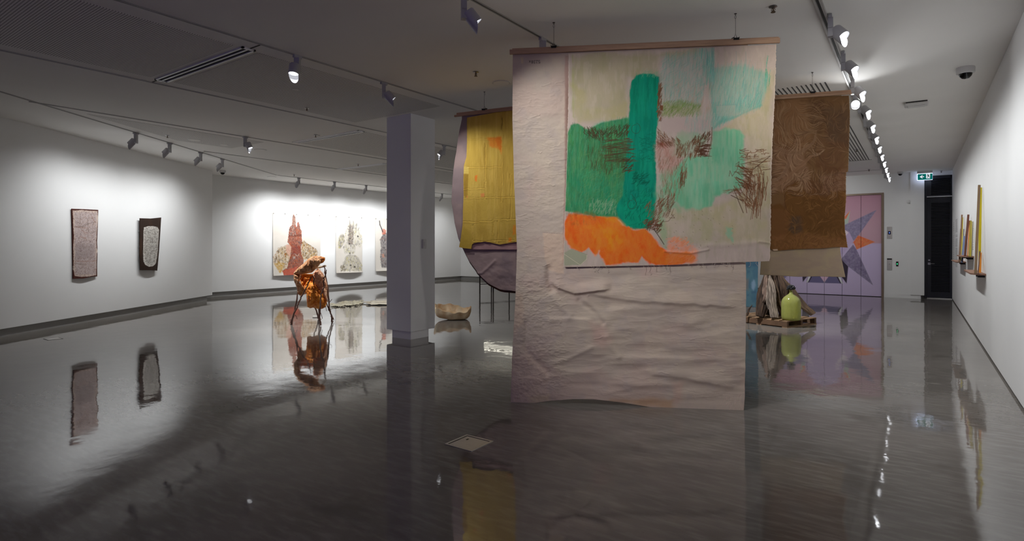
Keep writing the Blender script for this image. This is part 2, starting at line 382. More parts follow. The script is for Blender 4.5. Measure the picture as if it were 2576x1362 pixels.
spot(-8.12, 7.95, (-11.4, 10.0, 0), 'added lamp hidden from the viewer by the square column', 'lamps on the middle tracks', 5.0, 56)  # added behind the column to brighten the cream castings
spot(-10.63, 6.05, (-9.5, 6.8, .7), 'single lamp with blue lens hanging over the stick sculpture', 'lamps on the middle tracks', 3.6, 70)
spot(-3.13, 10.3, (-2.3, 12.0, .4), 'unseen lamp over the driftwood, behind the big hanging', 'lamps on the middle tracks', 4.6, 70)  # unseen lamp that brightens the driftwood and bottle
spot(-3.13, 16.6, (-2.3, 20.0, 1.4), 'added far lamp on the middle track facing the painted lift doors', 'lamps on the middle tracks', 1.3, 90)  # added to raise the light on the lift doors
# fill lamps added out of view on the same tracks
spot(-3.13, 1.0, (-1.75, 5.2, 1.5), 'added fill lamp out of view on the middle track', 'added lamps out of view', 2.9, 56, warm=0)
spot(-.66, 3.57, (-1.1, 7.85, 2.2), 'added fill lamp out of view on the right track', 'added lamps out of view', .62, 46, warm=.4)

# ------------------------------------------------------------------ painted sheets
def resample(pl, n):
    pl = np.array(pl, float); s = np.r_[0, np.cumsum(np.hypot(*np.diff(pl, axis=0).T))]; t = np.linspace(0, s[-1], n)
    return np.c_[np.interp(t, s, pl[:, 0]), np.interp(t, s, pl[:, 1])]
def coons(top, bottom, left, right, nu, nv):
    T_, B_ = resample(top, nu), resample(bottom, nu); L_, R_ = resample(left, nv), resample(right, nv)
    u = np.linspace(0, 1, nu)[None, :, None]; v = np.linspace(0, 1, nv)[:, None, None]
    P = (1 - v) * T_[None] + v * B_[None] + (1 - u) * L_[:, None] + u * R_[:, None] \
        - ((1 - u) * (1 - v) * T_[0] + u * (1 - v) * T_[-1] + (1 - u) * v * B_[0] + u * v * B_[-1])
    return P[..., 0], P[..., 1]
def on_plane(RX, RY, P0, N):
    a = (RX - CX) / F; b = -(RY - HY) / F
    R = np.stack([FW[0] + RT[0] * a, FW[1] + RT[1] * a, b], -1)
    E_ = np.array([0, 0, EYE]); t = ((np.array(P0) - E_) @ N) / (R @ N)
    return E_ + R * t[..., None]
def sheet(name, P, colour, m, parent, thick=.004, N=None, smooth=True):
    nv, nu = P.shape[:2]; o0 = np.array(parent['_o'])
    me = bpy.data.meshes.new(name); idx = np.arange(nv * nu).reshape(nv, nu)
    q = np.stack([idx[:-1, :-1], idx[1:, :-1], idx[1:, 1:], idx[:-1, 1:]], -1).reshape(-1, 4)
    me.vertices.add(nv * nu); me.vertices.foreach_set('co', (P - o0).reshape(-1).astype(np.float32))
    me.loops.add(q.size); me.loops.foreach_set('vertex_index', q.reshape(-1).astype(np.int32))
    me.polygons.add(len(q)); me.polygons.foreach_set('loop_start', np.arange(0, q.size, 4, dtype=np.int32))
    me.update(calc_edges=True)
    if smooth: me.polygons.foreach_set('use_smooth', np.ones(len(q), bool))
    a = me.color_attributes.new('pigment', 'FLOAT_COLOR', 'POINT')
    a.data.foreach_set('color', np.concatenate([np.clip(colour, 0, .92), np.ones((nv, nu, 1))], -1).reshape(-1).astype(np.float32))
    me.materials.append(m); me.validate()
    o = bpy.data.objects.new(name, me); COL.objects.link(o); o.parent = parent; o['_o'] = list(parent['_o'])
    if thick:
        s = o.modifiers.new('thickness', 'SOLIDIFY'); s.thickness = thick; s.offset = -1
    return o
class Paint:
    def __init__(s, RX, RY, base, gain=1.0):
        s.X, s.Y = RX, RY; s.gain = gain; s.c = np.empty(RX.shape + (3,)); s.c[:] = lin(base) * gain
        s.cx0, s.cx1, s.ry0, s.ry1 = RX.min(0), RX.max(0), RY.min(1), RY.max(1)
        s.hx0, s.hx1 = RX.min(1), RX.max(1)
    def win(s, x0, y0, x1, y1):
        c = np.nonzero((s.cx1 >= x0) & (s.cx0 <= x1))[0]; r = np.nonzero((s.ry1 >= y0) & (s.ry0 <= y1))[0]
        if len(c) == 0 or len(r) == 0: return None
        return slice(r[0], r[-1] + 1), slice(c[0], c[-1] + 1)
    def lay(s, w, colour, al):
        s.c[w] += (lin(colour) * s.gain - s.c[w]) * al[..., None]
    def noise(s, scale, oct=4, seed=0, sx=1, sy=1, w=None):
        X, Y = (s.X, s.Y) if w is None else (s.X[w], s.Y[w])
        return fbm(X / scale * sx, Y / scale * sy, oct, seed)
    def sdist(s, poly, X, Y):
        p = np.array(poly, float); q = np.roll(p, -1, 0); ins = np.zeros(X.shape, bool); d = np.full(X.shape, 1e9)
        for (x0, y0), (x1, y1) in zip(p, q):
            dx, dy = x1 - x0, y1 - y0; l = dx * dx + dy * dy + 1e-9
            t = np.clip(((X - x0) * dx + (Y - y0) * dy) / l, 0, 1)
            d = np.minimum(d, (X - x0 - t * dx) ** 2 + (Y - y0 - t * dy) ** 2)
            if dy: ins ^= ((y0 > Y) != (y1 > Y)) & (X < dx * (Y - y0) / dy + x0)
        return np.where(ins, 1, -1) * np.sqrt(d)
    def fill(s, poly, colour, al=1., soft=2., wob=0, ws=10, seed=0, tex=0, ts=8, sx=1, sy=1):
        p = np.array(poly, float); m = soft + wob + 2
        w = s.win(p[:, 0].min() - m, p[:, 1].min() - m, p[:, 0].max() + m, p[:, 1].max() + m)
        if w is None: return
        X, Y = s.X[w], s.Y[w]; d = s.sdist(poly, X, Y)
        if wob: d = d + wob * 2 * (fbm(X / ws, Y / ws, 4, seed) - .5)
        a = sst(-soft, soft, d) * al
        if tex: a = a * (1 - tex + tex * sst(.3, .7, fbm(X / ts * sx, Y / ts * sy, 4, seed + 5)))
        s.lay(w, colour, a)
    def line(s, pts, colour, width=.5, al=1., soft=.35, seed=None):
        if seed is not None:
            rn = random.Random(seed)
        for (x0, y0), (x1, y1) in zip(pts[:-1], pts[1:]):
            m = width + soft + .6; w = s.win(min(x0, x1) - m, min(y0, y1) - m, max(x0, x1) + m, max(y0, y1) + m)
            if w is None: continue
            X, Y = s.X[w], s.Y[w]; dx, dy = x1 - x0, y1 - y0; l = dx * dx + dy * dy + 1e-9
            t = np.clip(((X - x0) * dx + (Y - y0) * dy) / l, 0, 1)
            d = np.sqrt((X - x0 - t * dx) ** 2 + (Y - y0 - t * dy) ** 2)
            s.lay(w, colour, al * (1 - sst(width - soft, width + soft, d)))
    def hatch(s, poly, n, ang, jit, ln, colour, width=.4, al=.6, seed=0, curve=0):
        rn = random.Random(seed); p = np.array(poly, float); x0, y0 = p.min(0); x1, y1 = p.max(0); k = 0; tries = 0
        cols = colour if isinstance(colour, list) else [colour]
        while k < n and tries < n * 12:
            tries += 1; x = rn.uniform(x0, x1); y = rn.uniform(y0, y1); ins = False
            for (ax, ay), (bx, by) in zip(p, np.roll(p, -1, 0)):
                if (ay > y) != (by > y) and x < (bx - ax) * (y - ay) / (by - ay) + ax: ins = not ins
            if not ins: continue
            k += 1; a = math.radians(ang + rn.uniform(-jit, jit)); l = ln * rn.uniform(.5, 1.2) / 2
            dx, dy = math.cos(a) * l, -math.sin(a) * l; c = rn.uniform(-1, 1) * curve
            s.line([(x - dx, y - dy), (x - dy * c, y + dx * c), (x + dx, y + dy)] if curve else [(x - dx, y - dy), (x + dx, y + dy)],
                   rn.choice(cols), width * rn.uniform(.7, 1.3), al * rn.uniform(.6, 1))
def ridge(X, Y, pts, w):
    d = np.full(X.shape, 1e9)
    for (x0, y0), (x1, y1) in zip(pts[:-1], pts[1:]):
        dx, dy = x1 - x0, y1 - y0; l = dx * dx + dy * dy + 1e-9; t = np.clip(((X - x0) * dx + (Y - y0) * dy) / l, 0, 1)
        d = np.minimum(d, (X - x0 - t * dx) ** 2 + (Y - y0 - t * dy) ** 2)
    return np.exp(-d / (w * w))
def fold(X, Y, pts, wu, wd):
    x = np.array([q[0] for q in pts]); y = np.array([q[1] for q in pts])
    yy = np.interp(X, x, y) + 5 * (fbm(X / 25, X * 0 + y[0], 3, int(y[0])) - .5)
    t = (X - x[0]) / (x[-1] - x[0]); e = sst(-.03, .16, t) * sst(1.03, .84, t)
    d = Y - yy
    return e * np.where(d < 0, np.exp(-(d / wu) ** 2), np.exp(-(d / wd) ** 2))
M['canvas'] = paintmat('painted_canvas', .85, .25, 420)
M['paper'] = paintmat('painted_paper', .8)
def zoomref(x0, y0, k): return lambda pts: [(x0 + x / k, y0 + y / k) for x, y in pts]
GAIN = 2.0

def hanger(root, A, B, zt, wires, slim=False):
    """two battens clamped on the cloth, with clips and wires up to the ceiling"""
    A = Vector((A[0], A[1], 0)); B = Vector((B[0], B[1], 0)); d = (B - A).normalized(); n = Vector((d.y, -d.x, 0))
    if n.y > 0: n = -n
    up = Vector((0, 0, 1))
    obj('front_batten', MB().bar(A + n * .016 + up * (zt - (.047 if slim else .034)), B + n * .016 + up * (zt - (.047 if slim else .034)), .024, .026 if slim else .044), M['wood'], root, bevel=.002)
    obj('back_batten', MB().bar(A - n * .016 + d * .02 + up * (zt - (.012 if slim else .014)), B - n * .016 + d * .0 + up * (zt - (.012 if slim else .014)), .024, .026 if slim else .044), M['wood'], root, bevel=.002)
    for w in wires:
        p = A + d * w
        c = MB().bar(p + n * .03 - d * .025 + up * (zt - .006), p + n * .03 + d * .025 + up * (zt - .006), .006, .02)
        c.bar(p - n * .03 - d * .025 + up * (zt + .006), p - n * .03 + d * .025 + up * (zt + .006), .006, .02)
        c.bar(p + n * .032 - d * .025 + up * (zt + .006), p - n * .032 - d * .025 + up * (zt + .018), .006, .006).bar(p + n * .032 + d * .025 + up * (zt + .006), p - n * .032 + d * .025 + up * (zt + .018), .006, .006)
        c.tube([p - d * .012 + up * (zt + .016), p + up * (zt + .05), p + d * .012 + up * (zt + .016)], .0025, 6)
        c.sm = False
        obj('clip', c, M['dark'], root)
        wr = MB().tube([p + up * (zt + .05), p + up * (CEIL - .05)], .0018, 6)
        wr.tube([p + up * (CEIL - .05), p + d * .007 + up * (CEIL - .035), p + d * .004 + up * (CEIL - .018), p + up * (CEIL - .012), p - d * .004 + up * (CEIL - .018), p - d * .007 + up * (CEIL - .035), p + up * (CEIL - .05)], .0018, 6)
        wr.tube([p + up * (CEIL - .018), p + up * CEIL], .003, 6)
        wr.lathe([(.012, 0), (.012, .004)], p + up * (CEIL - .004), 12)
        obj('wire', wr, M['wire'], root)

# ---- the big painted hanging
P0 = np.array([-2.842, 4.664, 0]); UD = np.array([.882, .471, 0]); UD /= np.linalg.norm(UD); NB = np.array([UD[1], -UD[0], 0])
def along(px, z=3.36, P=P0, N=NB):
    r = ray(px, 120); t = (P @ N) / (r @ N); return (r * t)[:2]
A_, B_ = along(1283), along(1960)
big = empty('hanging_textile', (*((A_ + B_) / 2), 0), 'tall cream cloth hanging with a green and orange painted canvas on its front', 'textile artwork')
hanger(big, A_, B_, 3.395, [.42, 2.08])
bx = [(1290, 128), (1877, 98)]
RX, RY = coons([(1290, 130), (1600, 115), (1881, 101)], [(1284.5, 1018), (1318, 1018.5), (1383, 1009.5), (1440, 1005), (1494, 1005.5), (1568, 1014), (1640, 1026), (1689, 1032), (1760, 1034), (1871, 1036.5)],
               [(1290, 130), (1289, 300), (1293, 450), (1300.5, 626), (1297, 742), (1292, 830), (1288, 902), (1284.5, 1018)],
               [(1881, 101), (1877, 671), (1877, 800), (1875, 900), (1874, 1000), (1871, 1036.5)], 560, 860)
X, Y = RX, RY
low = sst(640, 720, Y); leftc = 1 - sst(1418, 1440, X)
D = .010 * (fbm(X / 120, Y / 45, 3, 1) - .5) * (.5 + low)
D += low * .034 * (fbm(X / 150 + Y / 300, Y / 38, 3, 4) - .5) * sst(1390, 1480, X)
z7 = zoomref(1260, 640, 3.243)
for pts, a, wu, wd in (([(400, 225), (470, 270), (600, 312), (720, 300), (900, 275)], .030, 20, 5), ([(640, 305), (900, 345), (1150, 380), (1500, 392), (1990, 430)], .022, 26, 7),
                  ([(360, 540), (560, 525), (760, 540)], .012, 5, 16), ([(850, 830), (1000, 852), (1300, 848), (2000, 872)], .016, 9, 24), ([(1130, 960), (1500, 1000), (1960, 1090)], .018, 22, 8),
                  ([(400, 930), (560, 960), (800, 975)], .008, 6, 14), ([(880, 1050), (1150, 1065), (1420, 1060)], .010, 18, 8), ([(900, 600), (1300, 590), (1700, 530)], .010, 22, 12),
                  ([(1000, 690), (1400, 700), (1950, 690)], .009, 24, 16), ([(850, 470), (1100, 430), (1400, 440)], .008, 20, 12), ([(420, 640), (600, 620), (800, 600)], .006, 12, 8), ([(1300, 760), (1990, 780)], .008, 18, 18)):
    D += a * fold(X, Y, z7(pts), wu, wd) * low
for pts, a, w in (([(420, 330), (480, 420), (560, 500)], .012, 9), ([(700, 380), (780, 470), (850, 560)], .010, 12), ([(400, 900), (560, 850), (740, 760)], .006, 6), ([(860, 680), (900, 760), (960, 830)], .012, 9)):
    D += a * ridge(X, Y, z7(pts), w) * low
for pts, a, w in (([(390, 120), (395, 220), (420, 290)], .024, 9), ([(205, 560), (200, 760), (260, 850), (380, 960)], .014, 8), ([(640, 380), (760, 470), (830, 560)], .014, 7)):
    D -= a * ridge(X, Y, z7(pts), w)
rn = random.Random(5)
rg = 1 - np.abs(2 * fbm(X / 26, Y / 9, 3, 31) - 1); D += .010 * np.clip(rg - .82, 0, 1) * 5 * sst(.45, .6, fbm(X / 50, Y / 40, 2, 33)) * (leftc * 1.3 + low * .6) * .16
rg = 1 - np.abs(2 * fbm(X / 60, Y / 14, 3, 41) - 1); D += .008 * np.clip(rg - .8, 0, 1) * 5 * low * .16
for k in range(44):               # short crease ridges
    x = rn.uniform(1295, 1875); y = rn.uniform(690, 1000) if rn.random() < .75 else rn.uniform(200, 690)
    if y < 690: x = rn.uniform(1295, 1430)
    l = rn.uniform(4, 26); s_ = rn.uniform(-.35, .3)
    w = slice(None)
    D += rn.uniform(.001, .0035) * ridge(X, Y, [(x, y), (x + l * .3, y + l * s_ * .4 + rn.uniform(-3, 3)), (x + l * .6, y + l * s_ * .6 + rn.uniform(-3, 3)), (x + l, y + l * s_)], 1.2)
D += .0035 * (fbm(X / 7, Y / 6, 3, 9) - .5) * (leftc * .8 + (1 - sst(1330, 1400, X)) * low * 1.4 + .15)
D += leftc * (.012 * (fbm(X / 60, Y / 26, 3, 13) - .5))
P = on_plane(RX, RY, P0 - NB * .004, NB); P = P + NB * np.where(sst(128, 180, Y) > 0, np.clip(D, -.035, .05) * sst(135, 220, Y) * sst(1030, 990, Y), 0)[..., None] * 1.0
# keep the upper part behind the canvas
bc = (1 - sst(640, 690, Y)) * sst(1420, 1436, X)
P = P - NB * (.02 * bc * sst(150, 260, Y))[..., None]
pt = Paint(RX, RY, (152, 138, 124), GAIN)
n = pt.noise(90, 4, 3); pt.lay((slice(None), slice(None)), (154, 133, 121), .55 * sst(.45, .7, n))
n = pt.noise(60, 4, 8); pt.lay((slice(None), slice(None)), (160, 146, 128), .5 * sst(.5, .7, n))
n = pt.noise(30, 4, 18); pt.lay((slice(None), slice(None)), (140, 128, 122), .35 * sst(.5, .75, n))
for poly, c, a, so in (([(740, 560), (850, 570), (900, 700), (840, 780), (750, 720)], (158, 128, 116), .6, 14), ([(880, 1190), (1200, 1170), (1400, 1190), (1400, 1270), (1200, 1240), (900, 1200)], (150, 118, 88), .7, 8),
                       ([(80, 820), (240, 830), (390, 930), (390, 1100), (400, 1190), (80, 1240)], (164, 144, 128), .6, 10), ([(230, 1160), (390, 1150), (395, 1200), (250, 1225)], (168, 152, 118), .5, 8),
                       ([(1400, 1040), (1480, 1040), (1480, 1180), (1420, 1240)], (158, 128, 112), .5, 10), ([(110, 320), (180, 320), (190, 560), (110, 640)], (158, 138, 118), .6, 6),
                       ([(1110, 90), (1280, 80), (1280, 180), (1150, 200)], (162, 134, 126), .5, 14)):
    pt.fill(z7(poly), c, a, so, 6, 20, 3)
pt.hatch(z7([(1800, 1170), (1970, 1150), (1970, 1280), (1820, 1260)]), 60, 60, 40, 9, [(172, 152, 140), (140, 118, 108)], .5, .4, 3)
pt.hatch(z7([(90, 840), (390, 930), (390, 1190), (90, 1220)]), 130, 45, 70, 12, [(176, 160, 148), (128, 112, 104)], .45, .35, 4)
pt.fill([(1421, 140), (1429, 140), (1431, 300), (1424, 500), (1420, 660), (1414, 660), (1420, 450)], (140, 105, 95), .55, 2, 2, 9, 4)
pt.fill([(1366, 585), (1418, 588), (1418, 690), (1380, 680), (1370, 650)], (172, 148, 126), .6, 3, 2, 9)
pt.line([(1366, 585), (1417, 589)], (120, 104, 98), .8, .6)
pt.fill([(1310, 145), (1316, 145), (1316, 160), (1311, 160)], (172, 156, 118), .6, 2)
pt.hatch([(1288, 150), (1420, 150), (1420, 660), (1300, 660)], 60, 88, 6, 26, (136, 120, 112), .4, .3, 9)
# the stock number, written upside down
def glyph(ch, x, y, s):
    G = {'5': [[(1, 0), (.15, 0), (.1, .45), (.6, .38), (1, .65), (.7, 1), (.1, .95)]], '2': [[(.1, .2), (.5, 0), (.95, .2), (.8, .5), (.05, 1), (1, 1)]], '3': [[(.1, .1), (.6, 0), (.9, .2), (.5, .48), (.95, .7), (.6, 1), (.05, .9)]],
         '8': [[(.5, .48), (.15, .25), (.5, 0), (.85, .25), (.5, .48), (.05, .75), (.5, 1), (.95, .75), (.5, .48)]], 'x': [[(.1, .35), (.9, 1)], [(.9, .35), (.1, 1)]]}
    return [[(x - (px - .5) * s * .62, y - (py - .5) * s) for px, py in st] for st in G[ch]]
for i, ch in enumerate('5238x'):
    for st in glyph(ch, 1356.5 - i * 5.9, 155.6 + .12 * i, 7.2): pt.line(st, (40, 34, 32), .55, .9, .35)
sheet('backing_cloth', P, pt.c, M['canvas'], big, .005)

z6 = zoomref(1280, 80, 2.197)
TL, TR, BR, BL = (1430.5, 136), (1952, 112), (1935, 657.5), (1418, 672)
RX, RY = coons([TL, (1690, 124.5), TR], [BL, (1440, 672), (1530, 670.5), (1690, 667), (1800, 662), (1880, 659.5), BR],
               [TL, (1430, 262), (1427, 350), (1424.5, 444), (1420, 558), (1419, 620), BL],
               [TR, (1949.5, 200), (1947, 262), (1943, 340), (1939, 444), (1937.5, 580), BR], 640, 680)
jr = np.interp(np.linspace(0, 1, 680), np.linspace(0, 1, 170), np.random.RandomState(4).rand(170) - .5)   # torn edges
RX[:, -6:] += (jr[:, None] * np.linspace(0, 2.2, 6)[None, :]); RX[:, :6] += jr[::-1, None] * np.linspace(1.4, 0, 6)[None, :]
X, Y = RX, RY
D = .012 + .007 * (fbm(X / 160, Y / 110, 3, 21) - .5) + .0012 * (fbm(X / 14, Y / 20, 3, 22) - .5)
for pts, a, w in ((z6([(1030, 1215), (1100, 1180), (1200, 1180), (1330, 1170), (1440, 1150)]), .004, 7), (z6([(860, 1215), (1000, 1225), (1100, 1205)]), .006, 3), (z6([(1380, 1160), (1445, 1170)]), .006, 3)):
    D += a * ridge(X, Y, pts, w)
D = D * sst(118, 150, Y) + .004
P = on_plane(RX, RY, P0, NB) + NB * D[..., None]
pt = Paint(RX, RY, (150, 135, 124), GAIN); ALL = (slice(None), slice(None))
W = lambda poly, c, al=1, so=2., wob=0, ws=12, sd=0, tex=0, ts=8, sx=1, sy=1: pt.fill(z6(poly), c, al, so, wob, ws, sd, tex, ts, sx, sy)
H_ = lambda poly, n, ang, jit, ln, c, w=.4, al=.5, sd=0, cv=0: pt.hatch(z6(poly), n, ang, jit, ln, c, w, al, sd, cv)
LN = lambda pts, c, w=.7, al=.85: pt.line(z6(pts), c, w, al)
pt.lay(ALL, (158, 142, 132), .5 * sst(.45, .7, pt.noise(50, 4, 31)))
W([(345, 128), (850, 110), (1040, 95), (1040, 130), (850, 150), (830, 260), (665, 260), (655, 480), (560, 490), (380, 510), (345, 430)], (134, 126, 92), .75, 9, 14, 40, 2, .35, 40)
W([(345, 300), (430, 320), (420, 420), (600, 420), (655, 380), (650, 480), (380, 505)], (142, 132, 88), .6, 10, 14, 30, 4, .5, 25)
W([(420, 250), (640, 180), (650, 300), (560, 400), (420, 420)], (150, 138, 112), .5, 14, 14, 30, 8)
W([(1240, 470), (1390, 400), (1430, 220), (1460, 220), (1445, 900), (1440, 1180), (1200, 1160), (1090, 1000), (1290, 880), (1300, 580), (1180, 540)], (146, 136, 100), .75, 10, 14, 40, 5, .4, 30)
W([(830, 1010), (1000, 960), (1130, 960), (1150, 1100), (1080, 1160), (850, 1140)], (138, 132, 98), .75, 10, 18, 25, 6, .5, 16)
pt.lay(ALL, (126, 122, 92), .22 * sst(.5, .72, pt.noise(9, 4, 61, 1, .3))); pt.lay(ALL, (166, 152, 138), .25 * sst(.52, .72, pt.noise(7, 4, 63, 1, .25)))
W([(880, 1050), (990, 1060), (980, 1130), (900, 1130)], (158, 142, 130), .6, 8, 10, 16, 6)
W([(1070, 1100), (1240, 1090), (1250, 1180), (1090, 1170)], (136, 130, 100), .5, 8, 12, 14, 9, .6, 10)
W([(350, 128), (356, 128), (362, 480), (352, 470)], (132, 130, 84), .6, 2, 2)
# pale field under the arch of strokes
W([(830, 480), (1110, 480), (1100, 540), (1000, 580), (850, 560)], (150, 132, 124), .9, 6, 6)
# teal pencil field, upper right
TE = [(86, 138, 122), (100, 150, 132), (70, 128, 110), (110, 148, 138), (78, 120, 112)]
U = [(852, 145), (870, 135), (1040, 105), (1130, 95), (1130, 230), (1080, 300), (1060, 400), (1040, 420), (850, 400), (836, 300)]
V_ = [(1130, 200), (1310, 180), (1430, 250), (1420, 330), (1390, 410), (1250, 470), (1160, 520), (1125, 540), (1110, 350)]
pt.fill(z6(U), (120, 136, 124), .35, 8, 8, 20, 3); pt.fill(z6(V_), (104, 140, 122), .55, 8, 8, 20, 4)
H_(U, 420, 84, 8, 24, TE, .42, .5, 41); H_(U, 120, 35, 14, 24, TE, .4, .5, 42); H_(V_, 620, 82, 9, 26, TE, .45, .55, 43)
H_([(1130, 420), (1390, 330), (1390, 410), (1250, 470), (1160, 520)], 260, 74, 14, 20, TE, .45, .6, 44)
H_([(1040, 95), (1135, 90), (1135, 300), (1100, 300)], 120, 86, 5, 40, TE, .5, .55, 45)
H_([(960, 480), (1120, 440), (1120, 560), (1000, 590)], 130, 84, 8, 26, TE, .35, .4, 46)
H_([(1420, 150), (1440, 150), (1440, 300), (1400, 330)], 26, 85, 10, 24, [(40, 128, 96), (80, 140, 120)], .5, .7, 47)
H_([(900, 280), (1130, 280), (1130, 420), (1060, 500), (1060, 400), (850, 380)], 110, 80, 10, 22, [(150, 106, 84), (140, 118, 92)], .35, .45, 48)
for x in (1130, 1308, 1255, 870): LN([(x, 110), (x - 2, 260), (x - 12, 400)], (86, 120, 116), .5, .5)
LN([(1140, 412), (1255, 405), (1250, 470)], (84, 120, 116), .5, .6)
W([(1140, 412), (1252, 408), (1248, 465), (1150, 470)], (140, 138, 122), .45, 3)
W([(1125, 540), (1160, 490), (1250, 468), (1395, 402), (1397, 412), (1300, 452), (1255, 478), (1170, 510)], (80, 132, 116), .6, 3, 2)
# grass
GR = [(78, 104, 34), (92, 118, 44), (70, 92, 30), (110, 124, 62)]
W([(850, 392), (1050, 400), (1055, 455), (845, 465)], (98, 112, 52), .6, 9, 12, 20, 2, .4, 10)
H_([(848, 385), (960, 378), (1060, 410), (1050, 465), (840, 475)], 420, 62, 22, 9, GR, .42, .6, 51)
# left green mass
GL = [(326, 560), (345, 520), (380, 515), (440, 545), (520, 505), (600, 490), (690, 474), (700, 560), (690, 700), (680, 900), (640, 1035), (520, 1030), (400, 1005), (312, 990), (318, 800)]
pt.fill(z6(GL), (34, 104, 66), .96, 4, 7, 14, 6)
W([(440, 545), (520, 500), (665, 478), (662, 550), (500, 575)], (70, 140, 110), .8, 5, 6, 14, 4, .3, 16)
W([(335, 545), (440, 560), (640, 560), (640, 800), (520, 880), (330, 760)], (44, 92, 56), .75, 12, 16, 40, 7, .5, 30)
for c_, a_, t_, y_, q_ in (((24, 84, 52), .75, 5, .10, 1), ((60, 116, 74), .5, 4, .08, 4), ((56, 112, 60), .7, 9, .14, 7), ((18, 96, 66), .6, 14, .3, 11), ((96, 128, 92), .25, 3, .07, 14)): pt.fill(z6(GL), c_, a_, 3, 4, 14, 6 + q_, 1, t_, 1, y_)
W([(330, 760), (640, 720), (630, 1020), (330, 980)], (30, 118, 80), .5, 20, 20, 30, 4, .8, 12)
W([(420, 600), (660, 590), (650, 800), (480, 800)], (58, 86, 44), .6, 24, 20, 30, 4, .7, 9)
H_(GL, 1500, 84, 10, 18, [(44, 122, 82), (34, 96, 58), (70, 124, 84), (52, 104, 52), (24, 88, 56)], .5, .6, 52)
H_([(420, 640), (640, 640), (620, 960), (380, 960)], 420, 50, 40, 13, [(84, 122, 76), (46, 96, 56), (40, 78, 44)], .4, .5, 53)
H_([(460, 930), (600, 930), (600, 1010), (430, 1000)], 150, 70, 25, 10, [(110, 140, 104), (128, 142, 116)], .5, .5, 54)
# upright emerald shape
EM = [(668, 420), (668, 320), (682, 270), (705, 245), (745, 236), (800, 238), (826, 255), (830, 300), (828, 470), (812, 560), (808, 700), (816, 800), (812, 920), (800, 1050), (770, 1090), (700, 1092), (650, 1085), (610, 1040), (590, 980), (630, 900), (640, 800), (655, 600)]
pt.fill(z6(EM), (0, 110, 82), 1, 2.2, 3, 12, 5)
W([(690, 250), (826, 260), (826, 440), (760, 480), (690, 400)], (0, 96, 70), .5, 16, 12, 30, 2)
for c_, a_, t_, y_, q_ in (((0, 90, 66), .6, 8, .2, 1), ((10, 128, 98), .5, 6, .12, 4), ((0, 100, 84), .5, 22, .5, 7)): pt.fill(z6(EM), c_, a_, 3, 4, 14, 6 + q_, 1, t_, 1, y_)
H_(EM, 420, 86, 8, 24, [(0, 120, 90), (0, 98, 72), (6, 92, 70), (20, 126, 100)], .5, .4, 55)
W([(590, 960), (690, 930), (810, 900), (800, 1050), (760, 1090), (650, 1080)], (0, 122, 90), .6, 10, 10, 20, 3)
H_([(735, 215), (850, 215), (840, 250), (700, 250)], 60, 70, 30, 10, (80, 138, 106), .45, .5, 56)
# pink and light green right of it
W([(815, 600), (930, 600), (960, 640), (930, 800), (900, 840), (830, 780)], (146, 104, 92), .75, 8, 12, 20, 6, .4, 12)
LG = [(1128, 552), (1200, 538), (1268, 545), (1296, 575), (1298, 720), (1290, 860), (1215, 892), (1130, 905), (1115, 960), (1030, 985), (950, 965), (880, 900), (850, 880), (940, 740), (1000, 690), (1105, 690)]
pt.fill(z6(LG), (86, 148, 112), .95, 5, 7, 16, 7, .08, 30)
for c_, a_, t_, y_, q_ in (((104, 160, 128), .5, 10, .25, 1), ((72, 136, 100), .5, 14, .3, 4), ((140, 156, 130), .35, 5, .12, 7)): pt.fill(z6(LG), c_, a_, 5, 6, 14, 6 + q_, 1, t_, 1, y_)
W([(840, 780), (950, 740), (1000, 980), (860, 1000), (830, 1100), (820, 900)], (92, 138, 104), .7, 10, 14, 20, 8, .5, 16)
W([(1010, 720), (1200, 720), (1200, 830), (1000, 830)], (128, 152, 122), .5, 9, 26, 10, 7, .9, 12, 1.6, .5)
W([(930, 560), (1100, 580), (1050, 690), (900, 690)], (104, 140, 106), .6, 8, 10, 18, 9, .3, 12)
W([(1200, 1080), (1230, 1090), (1235, 1160), (1200, 1120)], (96, 150, 120), .6, 4, 5, 6, 3)
W([(830, 1050), (860, 1040), (880, 1200), (850, 1190)], (110, 138, 104), .5, 6, 6, 9, 4)
# orange
OR = [(306, 1062), (330, 1010), (400, 1012), (470, 1028), (520, 1026), (590, 1030), (625, 1072), (690, 1094), (755, 1094), (800, 1145), (842, 1190), (875, 1222), (1000, 1222), (1030, 1250), (1010, 1275), (880, 1290), (780, 1285), (735, 1240), (715, 1275), (640, 1278), (580, 1288), (540, 1284), (510, 1250), (498, 1212), (478, 1240), (440, 1195), (400, 1216), (345, 1196), (312, 1150)]
pt.fill(z6(OR), (200, 80, 14), .98, 3, 5, 12, 8)
W([(430, 1080), (560, 1045), (640, 1120), (600, 1230), (500, 1180)], (206, 116, 20), .8, 14, 12, 20, 2)
W([(330, 1000), (480, 1010), (500, 1050), (420, 1075), (320, 1075)], (104, 76, 30), .75, 8, 10, 14, 5, .4, 9)
W([(520, 1026), (600, 1030), (640, 1070), (540, 1060)], (206, 120, 24), .7, 6)
for c_, a_, t_, y_, q_ in (((188, 66, 10), .6, 9, .6, 1), ((210, 104, 28), .4, 6, .5, 4), ((198, 104, 40), .4, 14, .7, 7)): pt.fill(z6(OR), c_, a_, 4, 6, 14, 6 + q_, 1, t_, 1, y_)
H_([(880, 1140), (960, 1135), (1040, 1200), (1030, 1270), (880, 1280)], 160, 35, 40, 16, [(214, 112, 62), (208, 90, 30), (176, 120, 90)], .6, .5, 57)
W([(870, 1150), (960, 1150), (1035, 1215), (1030, 1280), (880, 1290)], (206, 104, 56), .5, 9, 12, 16, 6, .5, 12)
H_(OR, 160, 60, 60, 14, [(220, 110, 30), (196, 66, 10), (180, 110, 50)], .5, .35, 58)
